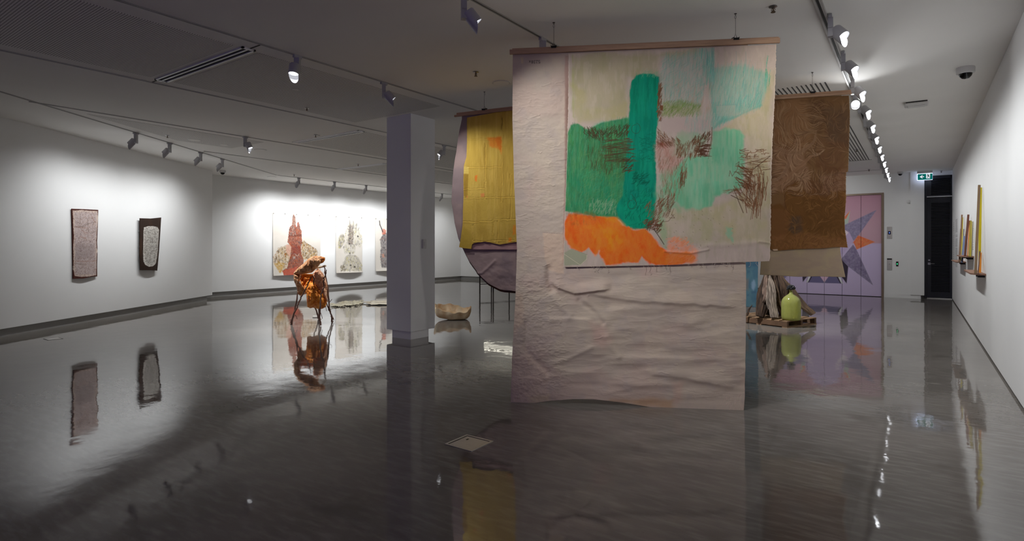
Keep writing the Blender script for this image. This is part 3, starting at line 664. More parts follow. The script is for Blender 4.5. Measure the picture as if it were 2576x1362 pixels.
W([(300, 1225), (345, 1200), (432, 1232), (428, 1262), (395, 1290), (305, 1292)], (128, 128, 106), .95, 2, 2, 8)
LN([(300, 1225), (395, 1290), (430, 1258), (432, 1235)], (172, 164, 140), .5, .8)
LN([(345, 1200), (432, 1232)], (104, 100, 84), .5, .7)
# dark and brown crayon
DK = [(52, 44, 26), (64, 48, 30), (44, 46, 28)]; BR_ = [(92, 60, 38), (78, 50, 30), (106, 70, 46)]
H_([(415, 545), (520, 535), (530, 600), (430, 590)], 74, 100, 40, 17, DK, 0.75, 0.86, 61, .1)
H_([(515, 540), (660, 515), (660, 580), (540, 600)], 102, 62, 30, 14, DK, 0.75, 0.86, 62, .1)
H_([(530, 600), (665, 590), (690, 720), (540, 720)], 136, 4, 9, 24, [(58, 52, 30), (70, 48, 34), (48, 62, 38)], 0.75, 0.86, 63, .1)
H_([(430, 640), (560, 620), (640, 720), (560, 790), (450, 760)], 108, 84, 14, 22, [(52, 66, 36), (60, 52, 30)], 0.69, 0.69, 64, .1)
H_([(630, 700), (690, 690), (690, 770), (640, 790)], 37, 20, 30, 15, DK, 0.88, 0.92, 65, .1)
H_([(690, 780), (760, 780), (770, 850), (690, 850)], 51, 35, 30, 15, (0, 70, 52), 0.62, 0.92, 66, .1)
H_([(640, 880), (790, 860), (800, 1080), (640, 1070)], 153, 60, 50, 12, (0, 76, 56), 0.56, 0.69, 67, .1)
H_([(720, 590), (800, 560), (810, 720), (730, 720)], 85, 20, 60, 10, (0, 80, 60), 0.56, 0.69, 68, .1)
H_([(826, 290), (846, 290), (842, 490), (818, 490)], 74, 76, 20, 13, BR_, 0.88, 0.92, 69, .1)
W([(838, 408), (852, 410), (850, 440), (836, 436)], (92, 54, 30), .95, 1.5)
for k in range(46):
    a = k * .137 * 2.4; l = 22 + 26 * ((k * 37) % 10) / 10; LN([(842, 622), (842 + l * math.cos(a), 622 + l * .9 * math.sin(a))], (112, 50, 44), .42, .55)
H_([(818, 530), (850, 560), (950, 600), (955, 630), (820, 640)], 102, 118, 25, 13, BR_, 0.69, 0.80, 70, .1)
H_([(925, 640), (1050, 590), (1070, 690), (930, 700)], 112, 74, 14, 14, BR_, 0.75, 0.92, 71, .1)
H_([(1000, 585), (1110, 560), (1105, 620), (1040, 630)], 57, 60, 20, 12, [(76, 48, 30)], 0.75, 0.92, 72, .1)
H_([(1040, 640), (1105, 620), (1100, 690), (1050, 692)], 44, 5, 12, 18, [(70, 42, 26)], 0.94, 0.95, 73, .1)
LN([(1121, 530), (1120, 575), (1114, 620), (1102, 660), (1088, 690)], (84, 50, 32), .8, .9); LN([(1118, 560), (1122, 600), (1116, 640), (1100, 705)], (92, 62, 44), .5, .7)
H_([(820, 640), (980, 700), (985, 840), (880, 990), (830, 960)], 187, 82, 22, 20, [(120, 82, 60), (84, 70, 44), (134, 96, 80)], 0.62, 0.63, 74, .1)
H_([(950, 755), (980, 750), (980, 850), (940, 860)], 23, 80, 12, 22, BR_, 0.88, 0.92, 75, .1)
rz = random.Random(21)
for k in range(13):
    x = rz.uniform(1270, 1290) if k < 6 else rz.uniform(1330, 1400); y = 652 + 8 * (k % 6) + rz.uniform(-4, 4); z = []
    for i in range(rz.randint(4, 8)): z.append((x, y + rz.uniform(-7, 7))); x += rz.uniform(-4, 22)
    LN(z, BR_[k % 3], .8, .85)
for k in range(16):
    x, y = rz.uniform(1290, 1400), rz.uniform(780, 940); z = [(x, y)]
    for i in range(6): x += rz.uniform(-8, 12); y += rz.uniform(-46, 46); z.append((x, y))
    LN(z, BR_[k % 3], .75, .8)
H_([(1280, 690), (1440, 690), (1420, 770), (1300, 780)], 44, 4, 14, 26, BR_, 0.75, 0.75, 76, .1)
H_([(1270, 740), (1330, 760), (1350, 880), (1260, 850)], 68, -25, 22, 22, BR_, 0.88, 0.92, 77, .1)
H_([(1300, 820), (1400, 800), (1435, 870), (1400, 1000), (1330, 1010), (1290, 930)], 44, 82, 12, 40, BR_, 0.94, 0.92, 78, .12)
H_([(1240, 870), (1330, 830), (1340, 980), (1300, 960)], 57, -55, 20, 18, BR_, 0.94, 0.92, 79, .1)
for x, y0, y1 in ((1345, 930, 1035), (1362, 920, 1025), (1385, 830, 960), (1398, 780, 930), (1416, 860, 935), (1425, 800, 850), (1370, 790, 900)): LN([(x, y0), (x + 4, (y0 + y1) / 2), (x - 3, y1)], (108, 70, 46), .8, .85)
LN([(1350, 760), (1440, 690)], (64, 40, 28), .9, .9); LN([(1240, 870), (1268, 940), (1293, 1002)], (70, 44, 30), .9, .9); LN([(1225, 905), (1285, 935)], (60, 40, 28), .9, .9)
LN([(1215, 800), (1220, 770), (1232, 800), (1262, 760), (1260, 740)], BR_[0], .7, .8); LN([(1252, 735), (1270, 720), (1268, 745)], BR_[1], .7, .8)
H_([(1190, 880), (1280, 860), (1270, 900)], 20, 12, 20, 18, BR_, 0.62, 0.69, 80, .1)
H_([(750, 960), (910, 900), (905, 1000), (800, 1060)], 119, 66, 24, 16, BR_, 0.69, 0.86, 81, .1)
H_([(745, 1040), (850, 1040), (830, 1110), (760, 1090)], 85, 30, 50, 13, [(70, 44, 30), (92, 56, 36)], 0.81, 0.92, 82, .1)
LN([(800, 1090), (840, 1150), (856, 1176)], (52, 36, 26), .9, .9)
LN([(845, 1052), (880, 1048), (912, 1010)], BR_[1], .6, .8); LN([(885, 1030), (915, 1030), (900, 1012)], BR_[1], .6, .8)
for cx_, cy_, r_ in ((700, 538, 26), (678, 955, 26)):
    LN([(cx_ + r_ * math.cos(a / 10) * (1 - a / 200), cy_ + r_ * 1.1 * math.sin(a / 10) * (1 - a / 200)) for a in range(-14, 50, 3)], (30, 66, 48), .6, .8)
LN([(700, 545), (690, 640), (688, 780)], (20, 72, 54), .5, .7); LN([(678, 900), (700, 930), (705, 960)], (24, 62, 46), .6, .8)
for k in range(40): x, y = random.Random(k).uniform(820, 1250), random.Random(k + 90).uniform(980, 1200); LN([(x, y), (x + 4, y + 3)], (92, 76, 56), .6, .6)
pt.lay(ALL, (172, 156, 142), .55 * np.maximum(1 - sst(0, 3.0, np.abs(np.linspace(0, 640, 640) - 639))[None, :], 1 - sst(0, 2.5, np.arange(640))[None, :]) * np.ones((680, 1)))
sheet('painted_canvas', P, pt.c, M['canvas'], big, .003)
th = MB(); rn = random.Random(8)      # loose threads along the torn hem
for k in range(26):
    x = rn.choice([rn.uniform(1500, 1700), rn.uniform(1700, 1930), rn.uniform(1425, 1930)]); y = np.interp(x, [1418, 1690, 1935], [672, 667, 657.5])
    L_ = rn.choice([4, 6, 9, 14, 22]); pts = []
    for i in range(6): pts.append(Vector(on_plane(np.array([x + rn.uniform(-2, 2) * i * .6]), np.array([y - 1.5 + L_ * i / 5]), P0 + NB * .022, NB)[0]))
    th.tube(pts, .0011, 5)
obj('thread_fringe', th, mat('cotton_thread', (205, 192, 175), .9), big)['kind'] = 'stuff'

# ---- the yellow hanging over a mauve half-round cloth
z8 = zoomref(1130, 230, 2.671)
PY = np.array([-5.01, 6.19, 0.]); UY = np.array([.985, .17, 0]); UY /= np.linalg.norm(UY); NY = np.array([UY[1], -UY[0], 0])
yA = along(1145, 3.36, PY, NY); yB = yA + UY[:2] * 2.45
yel = empty('hanging_textile', (*((yA + yB) / 2), 0), 'yellow stitched cloth hanging over a rounded mauve cloth, behind the big painting', 'textile artwork')
hanger(yel, yA, yB, 3.385, [.47, 1.98], True)
def local(u, z): q = PY + UY * u; return (q[0], q[1], z)
def pxof(p):
    d = p[0] * FW[0] + p[1] * FW[1]; a = p[0] * RT[0] + p[1] * RT[1]; return (CX + F * a / d, HY - F * (p[2] - EYE) / d)
def uz(pts):       # photo points to (along, height) in the plane of the yellow hanging
    q = on_plane(np.array([p[0] for p in pts]), np.array([p[1] for p in pts]), PY, NY); return [((v - PY) @ UY, v[2]) for v in q]
ctr = uz(z8([(452, 1340)]))[0][0]         # lowest point of the half-round cloth
lf = uz(z8([(84, 185), (60, 300), (40, 440), (22, 600), (14, 740), (34, 880), (60, 990), (98, 1075), (130, 1140), (200, 1230), (262, 1292), (340, 1332), (400, 1342), (452, 1344)]))
def half_round(name, off, grow, zmin, colour, parent, tint):
    nv, nu = 330, 240; zt = 3.345
    zs = np.linspace(zt, lf[-1][1] - grow * .35, nv)
    lz = np.array([p[1] for p in lf])[::-1]; lu = np.array([p[0] for p in lf])[::-1]
    le = np.interp(zs + grow * .35, lz, lu) - grow * np.linspace(0, 1, nv) * .2
    U_ = np.linspace(-1, 1, nu)[None, :]; half = (ctr - le)[:, None]
    uu = ctr + U_ * half + .02 * np.sin(zs * 3)[:, None] * (U_ > 0); zz = np.repeat(zs[:, None], nu, 1)
    sag = .03 * (fbm(uu * 3, zz * 3, 3, 3) - .5) + .016 * (fbm(uu * 9, zz * 12, 3, 5) - .5) * sst(1.6, 1.0, zz) + .01 * ridge(uu, zz, [(-.35, 1.0), (-.1, 1.1), (.1, 1.13), (.3, 1.3)], .02) - .006 * ridge(uu, zz, [(-.25, .95), (-.1, .9), (.1, .93)], .02)
    P = PY[None, None] * [1, 1, 0] + UY * uu[..., None] + np.array([0, 0, 1.]) * zz[..., None] + NY * (off + sag * sst(3.3, 2.9, zz))[..., None]
    pt = Paint(uu * 300, zz * 300, colour, GAIN); A = (slice(None), slice(None))
    pt.lay(A, tint, .7 * sst(.4, .7, pt.noise(110, 4, 6))); pt.lay(A, (92, 84, 92), .35 * sst(.5, .75, pt.noise(60, 4, 9)))
    pt.hatch([(uu.min() * 300, 700), (uu.max() * 300, 700), (uu.max() * 300, 180), (uu.min() * 300, 180)], 60, 80, 60, 26, (92, 74, 76), .5, .3, 3)
    sheet(name, P, pt.c, M['canvas'], parent, .004)
half_round('backing_cloth', -.004, 0, 0, (122, 106, 105), yel, (130, 110, 105))
half_round('brown_underlayer', -.05, .09, 0, (70, 48, 34), yel, (84, 56, 36))
# plain pink strip under the yellow cloth
def yrect(u0, u1, z0, z1, nu, nv):
    uu, zz = np.meshgrid(np.linspace(u0, u1, nu), np.linspace(z1, z0, nv)); return uu, zz
sb = uz(z8([(152, 1065), (150, 985)])); uu, zz = yrect(sb[0][0], 2 * ctr - sb[0][0], sb[0][1], 1.95, 80, 60)
P = PY * [1, 1, 0] + UY * uu[..., None] + np.array([0, 0, 1.]) * zz[..., None] + NY * (.010 + .004 * fbm(uu * 5, zz * 5, 2, 2))[..., None]
pt = Paint(uu * 300, zz * 300, (124, 96, 98), GAIN); pt.lay((slice(None), slice(None)), (132, 104, 104), sst(.4, .6, pt.noise(30, 3, 2)))
sheet('pink_underlayer', P, pt.c, M['canvas'], yel, .002)
cu = uz(z8([(124, 172), (440, 172), (445, 1020)])); right_px = 2 * ctr - cu[0][0]
RX, RY = coons([(124, 178), (300, 146), (432, 122), (640, 84)], [(74, 1047), (110, 1056), (155, 1060), (161, 1030), (175, 1020), (250, 1010), (345, 1031), (400, 1022), (450, 1014), (560, 1010), (640, 1000)],
               [(124, 178), (126, 330), (123, 440), (106, 500), (103, 600), (104, 700), (98, 800), (97, 890), (86, 980), (74, 1047)], [(640, 84), (642, 500), (640, 1000)], 400, 640)
X, Y = RX, RY; q = np.array(z8([(0, 0)])[0]); PXX, PYY = q[0] + X / 2.671, q[1] + Y / 2.671
D = .020 + .012 * (fbm(X / 26, Y / 300, 3, 3) - .5) * (1 - .4 * sst(500, 900, Y)) + .016 * (fbm(X / 90, Y / 160, 3, 4) - .5) + .002 * (fbm(X / 6, Y / 10, 3, 5) - .5)
XW = X + 16 * (fbm(X / 20, Y / 40, 3, 51) - .5); YW = Y + 14 * (fbm(X / 30, Y / 20, 3, 52) - .5)
for xs, y0, y1 in ((247, 350, 600), (247, 620, 720), (355, 300, 740), (418, 560, 860), (330, 880, 1010), (165, 900, 1000), (360, 170, 270), (300, 900, 960)): D -= .005 * ridge(XW, YW, [(xs, y0), (xs + 3, (y0 + y1) / 2), (xs, y1)], 4) ; D += .003 * ridge(XW, YW, [(xs + 8, y0), (xs + 8, y1)], 5)
for ys, x0, x1 in ((320, 130, 355), (512, 105, 350), (655, 105, 250), (712, 100, 450), (875, 97, 300), (862, 300, 452), (1003, 170, 440)): D -= .003 * ridge(XW, YW, [(x0, ys + 4), ((x0 + x1) / 2, ys), (x1, ys - 3)], 2.2); D += .002 * ridge(XW, YW, [(x0, ys + 8), (x1, ys + 3)], 4)
D += .02 * sst(950, 1060, Y) * (fbm(X / 40, Y * 0, 2, 8) - .3)
P = on_plane(PXX, PYY, PY, NY) + NY * (np.clip(D, .008, .06) * sst(120, 260, Y + X * .17) + .006)[..., None]
pt = Paint(X, Y, (156, 130, 56), GAIN); A = (slice(None), slice(None))
pt.lay(A, (142, 114, 46), .6 * sst(.4, .7, pt.noise(60, 4, 3, 1, .3))); pt.lay(A, (166, 140, 68), .5 * sst(.5, .75, pt.noise(14, 3, 6, 1, .12)))
for ys, x0, x1 in ((322, 130, 355), (514, 105, 350), (657, 105, 250), (714, 100, 450), (877, 97, 300), (864, 300, 452)): pt.line([(x0, ys + 4), ((x0 + x1) / 2, ys), (x1, ys - 3)], (120, 92, 34), .9, .28)
for xs, y0, y1 in ((247, 350, 715), (355, 300, 740), (418, 710, 860), (125, 180, 440)): pt.line([(xs, y0), (xs, y1)], (120, 92, 34), .9, .25)
pt.fill([(262, 316), (354, 308), (356, 405), (330, 385), (280, 370)], (172, 98, 24), .8, 14, 14, 20, 3); pt.fill([(310, 312), (356, 308), (356, 420), (345, 390), (325, 350)], (168, 84, 18), .7, 9, 10, 12, 4)
pt.fill([(180, 568), (196, 565), (192, 610), (180, 605)], (184, 92, 30), .8, 4, 4, 6); pt.fill([(218, 690), (245, 685), (243, 710), (220, 712)], (182, 98, 60), .6, 4, 4, 6); pt.fill([(118, 700), (132, 705), (128, 720)], (182, 98, 60), .6, 3)
pt.fill([(405, 985), (425, 980), (425, 1012), (402, 1012)], (178, 100, 20), .7, 5, 5, 8); pt.fill([(436, 900), (452, 900), (452, 960), (434, 965)], (178, 100, 20), .7, 6, 6, 8)
pt.fill([(357, 180), (368, 182), (366, 235), (356, 262), (352, 240), (360, 215)], (104, 84, 30), .6, 3, 3, 8)
pt.fill([(103, 505), (138, 508), (137, 556), (103, 552)], (172, 150, 76), .9, 1.5); pt.fill([(104, 558), (134, 560), (130, 700), (118, 718), (106, 700)], (120, 92, 28), .7, 3, 2, 6)
pt.fill([(74, 1047), (155, 1060), (165, 1025), (150, 960), (100, 900), (86, 980)], (140, 116, 38), .5, 12)
sheet('yellow_cloth', P, pt.c, M['canvas'], yel, .002)

# ---- the brown hanging
z9 = zoomref(1930, 230, 2.8375)
PB = np.array([-1.057, 7.845, 0.]); UB = np.array([.95, .312, 0]); UB /= np.linalg.norm(UB); NBR = np.array([UB[1], -UB[0], 0])
bB = along(2141, 3.36, PB, NBR); bA = bB - UB[:2] * 1.42
brn = empty('hanging_textile', (*((bA + bB) / 2), 0), 'brown brushed cloth hanging over an ochre grey cloth, right of the big painting', 'textile artwork')
wi = (PB[:2] - bA) @ UB[:2]
hanger(brn, bA, bB, 3.385, [1.42 - wi, wi], True)
RX, RY = coons([(1925, 250), (2030, 242), (2117, 235)], [(1912, 692), (1960, 694), (2010, 697), (2060, 696), (2127, 698)], [(1925, 250), (1918, 500), (1914, 660), (1912, 692)], [(2117, 235), (2116, 500), (2114, 630), (2117, 650), (2127, 698)], 120, 240)
P = on_plane(RX, RY, PB, NBR) - NBR * (.006 - .006 * (fbm(RX / 40, RY / 60, 3, 3) - .5))[..., None]
pt = Paint(RX, RY, (134, 118, 101), GAIN); A = (slice(None), slice(None)); pt.lay(A, (140, 126, 100), .6 * sst(.4, .7, pt.noise(30, 4, 3))); pt.lay(A, (128, 112, 100), .5 * sst(.5, .7, pt.noise(12, 4, 5, .3, 1)))
sheet('backing_cloth', P, pt.c, M['canvas'], brn, .004)
RX, RY = coons([(-10, 68), (300, 42), (584, 30)], [(-20, 1112), (18, 1122), (45, 1140), (78, 1138), (200, 1128), (400, 1122), (490, 1112), (573, 1116)],
               [(-10, 68), (0, 500), (-10, 900), (-20, 1112)], [(584, 30), (589, 170), (582, 400), (576, 572), (562, 580), (559, 640), (562, 770), (552, 900), (553, 980), (573, 1116)], 330, 620)
jr = np.random.RandomState(6).rand(620) - .5; RX[:, -4:] += jr[:, None] * np.linspace(0, 5, 4)
X, Y = RX, RY; D = .008 + .010 * (fbm(X / 160, Y / 240, 3, 12) - .5) + .006 * sst(1060, 1140, Y)
P = on_plane(1930 + X / 2.8375, 230 + Y / 2.8375, PB, NBR) + NBR * (np.clip(D, .004, .04) * sst(60, 160, Y) + .003)[..., None]
pt = Paint(X, Y, (104, 76, 48), 1.7); A = (slice(None), slice(None))
Wb = pt.fill
pt.lay(A, (90, 58, 32), .8 * sst(.45, .65, pt.noise(120, 5, 3)))
Wb([(-20, 60), (300, 60), (310, 330), (280, 400), (40, 400), (-20, 400)], (126, 92, 64), .8, 30, 26, 60, 2, .3, 40)
Wb([(-20, 400), (260, 420), (300, 620), (290, 730), (120, 700), (-20, 740)], (128, 96, 74), .85, 20, 20, 40, 3, .35, 22)
Wb([(300, 60), (400, 60), (430, 200), (360, 330), (300, 200)], (76, 52, 32), .7, 34, 30, 50, 4)
Wb([(420, 130), (590, 100), (590, 420), (430, 360)], (84, 66, 50), .75, 34, 30, 60, 5, .3, 40)
Wb([(320, 330), (560, 360), (560, 640), (380, 560)], (98, 68, 46), .7, 34, 24, 40, 6, .4, 30)
Wb([(380, 600), (560, 560), (560, 730), (400, 720)], (122, 90, 70), .7, 18, 20, 26, 7, .5, 14)
LOW = [(120, 700), (200, 640), (250, 645), (290, 735), (420, 760), (470, 720), (560, 705), (575, 1130), (-20, 1140), (-20, 830), (90, 800), (130, 840)]
Wb(LOW, (96, 64, 30), .92, 8, 8, 24, 8)
Wb([(-20, 830), (150, 850), (170, 960), (110, 1060), (-20, 1060)], (102, 68, 38), .95, 9, 6, 20, 9)
Wb([(170, 890), (240, 900), (250, 1000), (190, 1030), (150, 990)], (76, 58, 44), .9, 16, 14, 24, 3)
Wb([(30, 1040), (250, 1010), (560, 1060), (560, 1130), (40, 1130)], (124, 84, 52), .6, 20, 16, 26, 5, .6, 14)
Wb([(250, 760), (560, 760), (560, 1040), (280, 1000)], (82, 54, 24), .7, 26, 20, 30, 4, .5, 18)
rn = random.Random(17)     # brush sweeps following a swirling field
def sweep(n, x0, y0, x1, y1, cols, ln, wd, al, sd, sc_=130, ang=.9):
    r_ = random.Random(sd)
    for k in range(n):
        x, y = r_.uniform(x0, x1), r_.uniform(y0, y1); pts = [(x, y)]
        for j in range(int(ln / 9)):
            a = ang + 2.5 * math.pi * (float(fbm(x / sc_, y / sc_, 2, sd)) - .5); x += 9 * math.cos(a); y += 9 * math.sin(a); pts.append((x, y))
        pt.line(pts, r_.choice(cols), wd * r_.uniform(.6, 1.4), al * r_.uniform(.5, 1), .8)
sweep(520, -20, 60, 340, 420, [(138, 108, 80), (92, 66, 44), (148, 118, 90), (84, 58, 38)], 90, 1.8, .36, 5, 200, -.6)
sweep(420, -20, 400, 330, 740, [(154, 124, 98), (150, 118, 92), (84, 58, 38), (92, 64, 44)], 100, 2.4, .45, 6, 150, -1.0)
sweep(420, 300, 60, 580, 720, [(120, 90, 62), (68, 48, 32), (126, 96, 70), (86, 60, 40)], 60, 2.4, .35, 7, 120, 1.3)
sweep(620, 120, 700, 570, 1110, [(122, 86, 44), (70, 44, 18), (130, 94, 54), (84, 54, 24)], 50, 1.8, .34, 8, 90, 1.2)
sweep(160, 250, 560, 520, 740, [(140, 108, 82), (78, 54, 36)], 60, 1.3, .6, 11, 150, 1.6)
for k in range(9):
    o = k * 3.2; pt.line([(-10, 388 + o), (60, 396 + o), (140, 424 + o), (220, 430 + o * .9), (280, 400 + o * .8), (330, 350 + o), (350, 280 + o * 2)], [(142, 112, 88), (92, 62, 40)][k % 2], 1.5, .6, .8)
    pt.line([(150 + o, 450), (140 + o, 520), (100 + o, 600), (40 + o, 640)], [(150, 120, 98), (88, 58, 36)][k % 2], 1.6, .6, .8)
    pt.line([(300 + o, 460), (240 + o, 520), (180 + o, 570), (110 + o, 640), (60, 660 + o)], [(148, 114, 88), (96, 64, 42)][k % 2], 1.6, .6, .8)
pt.line([(120, 700), (125, 800), (140, 850), (160, 870)], (70, 40, 20), 1.5, .8); pt.line([(200, 645), (250, 640), (285, 690), (295, 735)], (72, 44, 24), 1.4, .7)
Wb([(38, 1128), (72, 1126), (76, 1140), (44, 1142)], (170, 146, 124), .9, 2)
pt.lay(A, (160, 132, 100), .6 * np.maximum(1 - sst(0, 2, 329 - np.arange(330.)), 0)[None, :] * np.ones((620, 1)))
sheet('painted_cloth', P, pt.c, M['canvas'], brn, .003)

# ---- blue strip behind
blu = empty('hanging_textile', (-3.2, 13.1, 0), 'narrow blue cloth hanging behind the driftwood, just right of the big painting', 'textile artwork')
b1, b2 = aty(1911, 640, 13.1), aty(1906, 774, 13.1)
hanger(blu, (b1.x - .75, 13.1), (b1.x + .03, 13.1), 3.385, [.12, .66])
uu, zz = np.meshgrid(np.linspace(0, 1, 110), np.linspace(0, 1, 260))
Xw = (b1.x - .72) + uu * (.72 + (b2.x - b1.x) * zz) ; Zw = 3.36 + zz * (b2.z - 3.36)
P = np.stack([Xw, 13.1 - .01 - .02 * fbm(uu * 4, zz * 5, 3, 5), Zw], -1)
pt = Paint(uu * 72, zz * 310, (62, 92, 108), 1.15); A = (slice(None), slice(None)); pt.lay(A, (76, 106, 116), .7 * sst(.4, .65, pt.noise(24, 4, 3))); pt.lay(A, (48, 74, 98), .6 * sst(.5, .7, pt.noise(16, 4, 9)))
pt.fill([(58, 258), (64, 252), (67, 262), (63, 275), (58, 268)], (120, 140, 160), .7, 3, 2, 5); pt.fill([(44, 252), (52, 250), (52, 275), (46, 272)], (110, 96, 84), .6, 4, 2, 5)
sheet('blue_cloth', P, pt.c, M['canvas'], blu, .003)

# ---- two bark pictures on the left wall
DW = np.array([FW[0], FW[1], 0]); NP_ = np.array([RT[0], RT[1], 0]); PW = np.array([*cp(10, PX)[:2], 0])
zs_ = zoomref(160, 500, 5.9214)
def bark(label, top, bottom, left, right, off, painter, nu, nv, bow, col0):
    RX, RY = coons(zs_(top), zs_(bottom), zs_(left), zs_(right), nu, nv)
    P = on_plane(RX, RY, PW + NP_ * off, NP_); b = P[nv // 2, nu // 2]
    r = empty('bark_painting', (b[0], b[1], P[-1, 0][2]), label, 'painting')
    u = np.linspace(-1, 1, nu)[None, :]; D = bow * (1 - u * u) + .004 * (fbm(RX / 9, RY / 14, 3, 2) - .5)
    P = P + NP_ * (D - bow)[..., None]
    pt = Paint(160 * 0 + (RX - 160) * 5.9214, (RY - 500) * 5.9214, col0, 1.0); painter(pt)
    sheet('painted_bark', P, pt.c, paintmat('bark_pigment', .8), r, .018)
    for v in (.25, .55, .8):
        q = Vector(P[int(v * nv), 2]); obj('mounting_pin', MB().tube([q, q - Vector(NP_) * .05], .004, 6), M['chrome'], r)
def inpoly(poly, x, y):
    ins = False
    for (ax, ay), (bx, by) in zip(poly, poly[1:] + poly[:1]):
        if (ay > y) != (by > y) and x < (bx - ax) * (y - ay) / (by - ay) + ax: ins = not ins
    return ins
def squig(pt, poly, n, cols, sd, ln=30):
    r_ = random.Random(sd); p = np.array(poly, float); x0, y0 = p.min(0); x1, y1 = p.max(0)
    for k in range(n):
        x, y = r_.uniform(x0, x1), r_.uniform(y0, y1); a = r_.uniform(0, 6.28); pts = [(x, y)]
        if not inpoly(poly, x, y): continue
        for j in range(6):
            a += r_.uniform(-1, 1); x += ln / 6 * math.cos(a); y += ln / 6 * math.sin(a)
            if not inpoly(poly, x, y): break
            pts.append((x, y))
        if len(pts) > 1: pt.line(pts, r_.choice(cols), r_.uniform(.9, 1.7), r_.uniform(.5, .9), .9)
def paint_a(pt):
    A = (slice(None), slice(None)); pt.lay(A, (92, 48, 36), .6 * sst(.45, .7, pt.noise(60, 4, 2, 3, .3)))
    inner = [(150, 180), (270, 172), (400, 182), (515, 186), (526, 300), (512, 420), (505, 520), (498, 640), (505, 745), (522, 780), (505, 830), (500, 1000), (496, 1140), (380, 1160), (280, 1166), (180, 1155), (162, 1060), (166, 900), (160, 700), (170, 560), (160, 420), (158, 300)]
    pt.fill(inner, (206, 186, 174), 1, 3, 5, 16, 3); pt.fill([(172, 200), (500, 205), (486, 760), (490, 1130), (185, 1135), (182, 700)], (188, 172, 170), .9, 10, 12, 20, 4)
    squig(pt, inner, 2100, [(136, 112, 106), (156, 132, 122), (112, 92, 90), (176, 148, 132)], 5, 24)
    for k, (a, b) in enumerate((((170, 425), (330, 405)), ((180, 415), (380, 440)), ((300, 390), (490, 340)), ((270, 470), (360, 520)), ((400, 520), (490, 480)), ((420, 260), (490, 370)), ((250, 230), (250, 370)), ((180, 935), (500, 925)), ((170, 960), (340, 985)), ((240, 560), (330, 590)), ((360, 300), (370, 500)))):
        for o in (-7, 0, 7): pt.line([(a[0], a[1] + o), ((a[0] + b[0]) / 2, (a[1] + b[1]) / 2 + o + 6), (b[0], b[1] + o)], (150, 106, 84) if k % 2 else (98, 82, 70), 1.4, .75, .8)
    pt.fill([(200, 680), (460, 680), (460, 900), (190, 900)], (120, 108, 108), .35, 40, 10, 30, 3)
def paint_b(pt):
    A = (slice(None), slice(None)); pt.lay(A, (66, 44, 30), .7 * sst(.45, .75, pt.noise(70, 4, 2, 2, .4)))
    inner = [(1208, 430), (1260, 412), (1340, 412), (1405, 425), (1434, 470), (1428, 560), (1416, 760), (1402, 880), (1380, 970), (1330, 1008), (1270, 1016), (1220, 985), (1198, 930), (1196, 800), (1200, 620), (1200, 500)]
    pt.fill(inner, (206, 200, 192), 1, 3, 3, 14, 3); pt.fill([(1222, 450), (1400, 450), (1405, 560), (1390, 880), (1320, 990), (1225, 950), (1216, 700)], (182, 177, 170), .9, 8, 8, 16, 3)
    squig(pt, inner, 900, [(110, 104, 98), (134, 124, 114), (90, 86, 82)], 6, 22)
    for a, b in (((1250, 440), (1270, 560)), ((1340, 430), (1370, 540)), ((1290, 560), (1240, 640)), ((1310, 640), (1420, 660)), ((1210, 655), (1300, 650)), ((1310, 780), (1400, 775)), ((1290, 850), (1280, 940)), ((1340, 930), (1395, 950)), ((1300, 720), (1320, 830)), ((1415, 480), (1395, 800)), ((1215, 490), (1210, 800)), ((1300, 590), (1330, 640))):
        for o in (-5, 4): pt.line([(a[0], a[1] + o), ((a[0] + b[0]) / 2 + 6, (a[1] + b[1]) / 2), (b[0] + o, b[1])], (96, 86, 78), 1.3, .8, .8)
bark('taller bark painting of dense white line work with red brown edges, left wall', [(140, 150), (330, 158), (531, 168)], [(160, 1196), (300, 1190), (420, 1166), (516, 1160)],
     [(140, 150), (150, 420), (155, 700), (160, 1000), (160, 1196)], [(531, 168), (524, 420), (515, 640), (520, 780), (515, 1000), (516, 1160)], .05, paint_a, 210, 430, .02, (72, 34, 28))
bark('smaller dark brown bark painting with a pale rounded panel on the left wall', [(1160, 292), (1300, 297), (1474, 282)], [(1165, 1066), (1300, 1068), (1415, 1074)],
     [(1160, 292), (1158, 600), (1155, 850), (1165, 1066)], [(1474, 282), (1456, 560), (1440, 800), (1415, 1074)], .09, paint_b, 180, 380, .03, (48, 33, 25))

# ---- three works on paper pinned to the far left wall
zp = zoomref(660, 520, 7.169)
def paper(label, x0, x1, y0l, y0r, y1l, y1r, painter, nu, nv, npin, curl=.05):
    RX, RY = coons([(x0, y0l), (x1, y0r)], [(x0, y1l), (x1, y1r)], [(x0, y0l), (x0, y1l)], [(x1, y0r), (x1, y1r)], nu, nv)
    P = on_plane(660 + RX / 7.169, 520 + RY / 7.169, np.array([BW + .012, 0, 0]), np.array([1., 0, 0]))
    r = empty('paper_picture', (BW + .012, float(P[0, nu // 2, 1]), float(P[-1, 0, 2])), label, 'work on paper')
    v = np.linspace(0, 1, nv)[:, None]; u = np.linspace(0, 1, nu)[None, :]
    P[..., 0] += curl * v ** 6 * np.sin(np.pi * u) ** .7 + .03 * v ** 12 + .012 * fbm(u * 4, v * 5, 2, 3) * np.sin(np.pi * v) + .012 * (1 - sst(0, .05, u)) * v
    pt = Paint(RX, RY, (222, 215, 205), .97); A = (slice(None), slice(None)); pt.lay(A, (212, 203, 193), .6 * sst(.4, .7, pt.noise(260, 4, 2, .6, 1))); painter(pt)
    sheet('paper_sheet', P, pt.c, M['paper'], r, .001)
    for k in range(npin):
        q = P[int(.015 * nv), int((.02 + .96 * k / max(1, npin - 1)) * (nu - 1))]
        obj('pin', MB().tube([(q[0] - .01, q[1], q[2]), (q[0] + .014, q[1], q[2])], .011, 8), M['dark'], r)
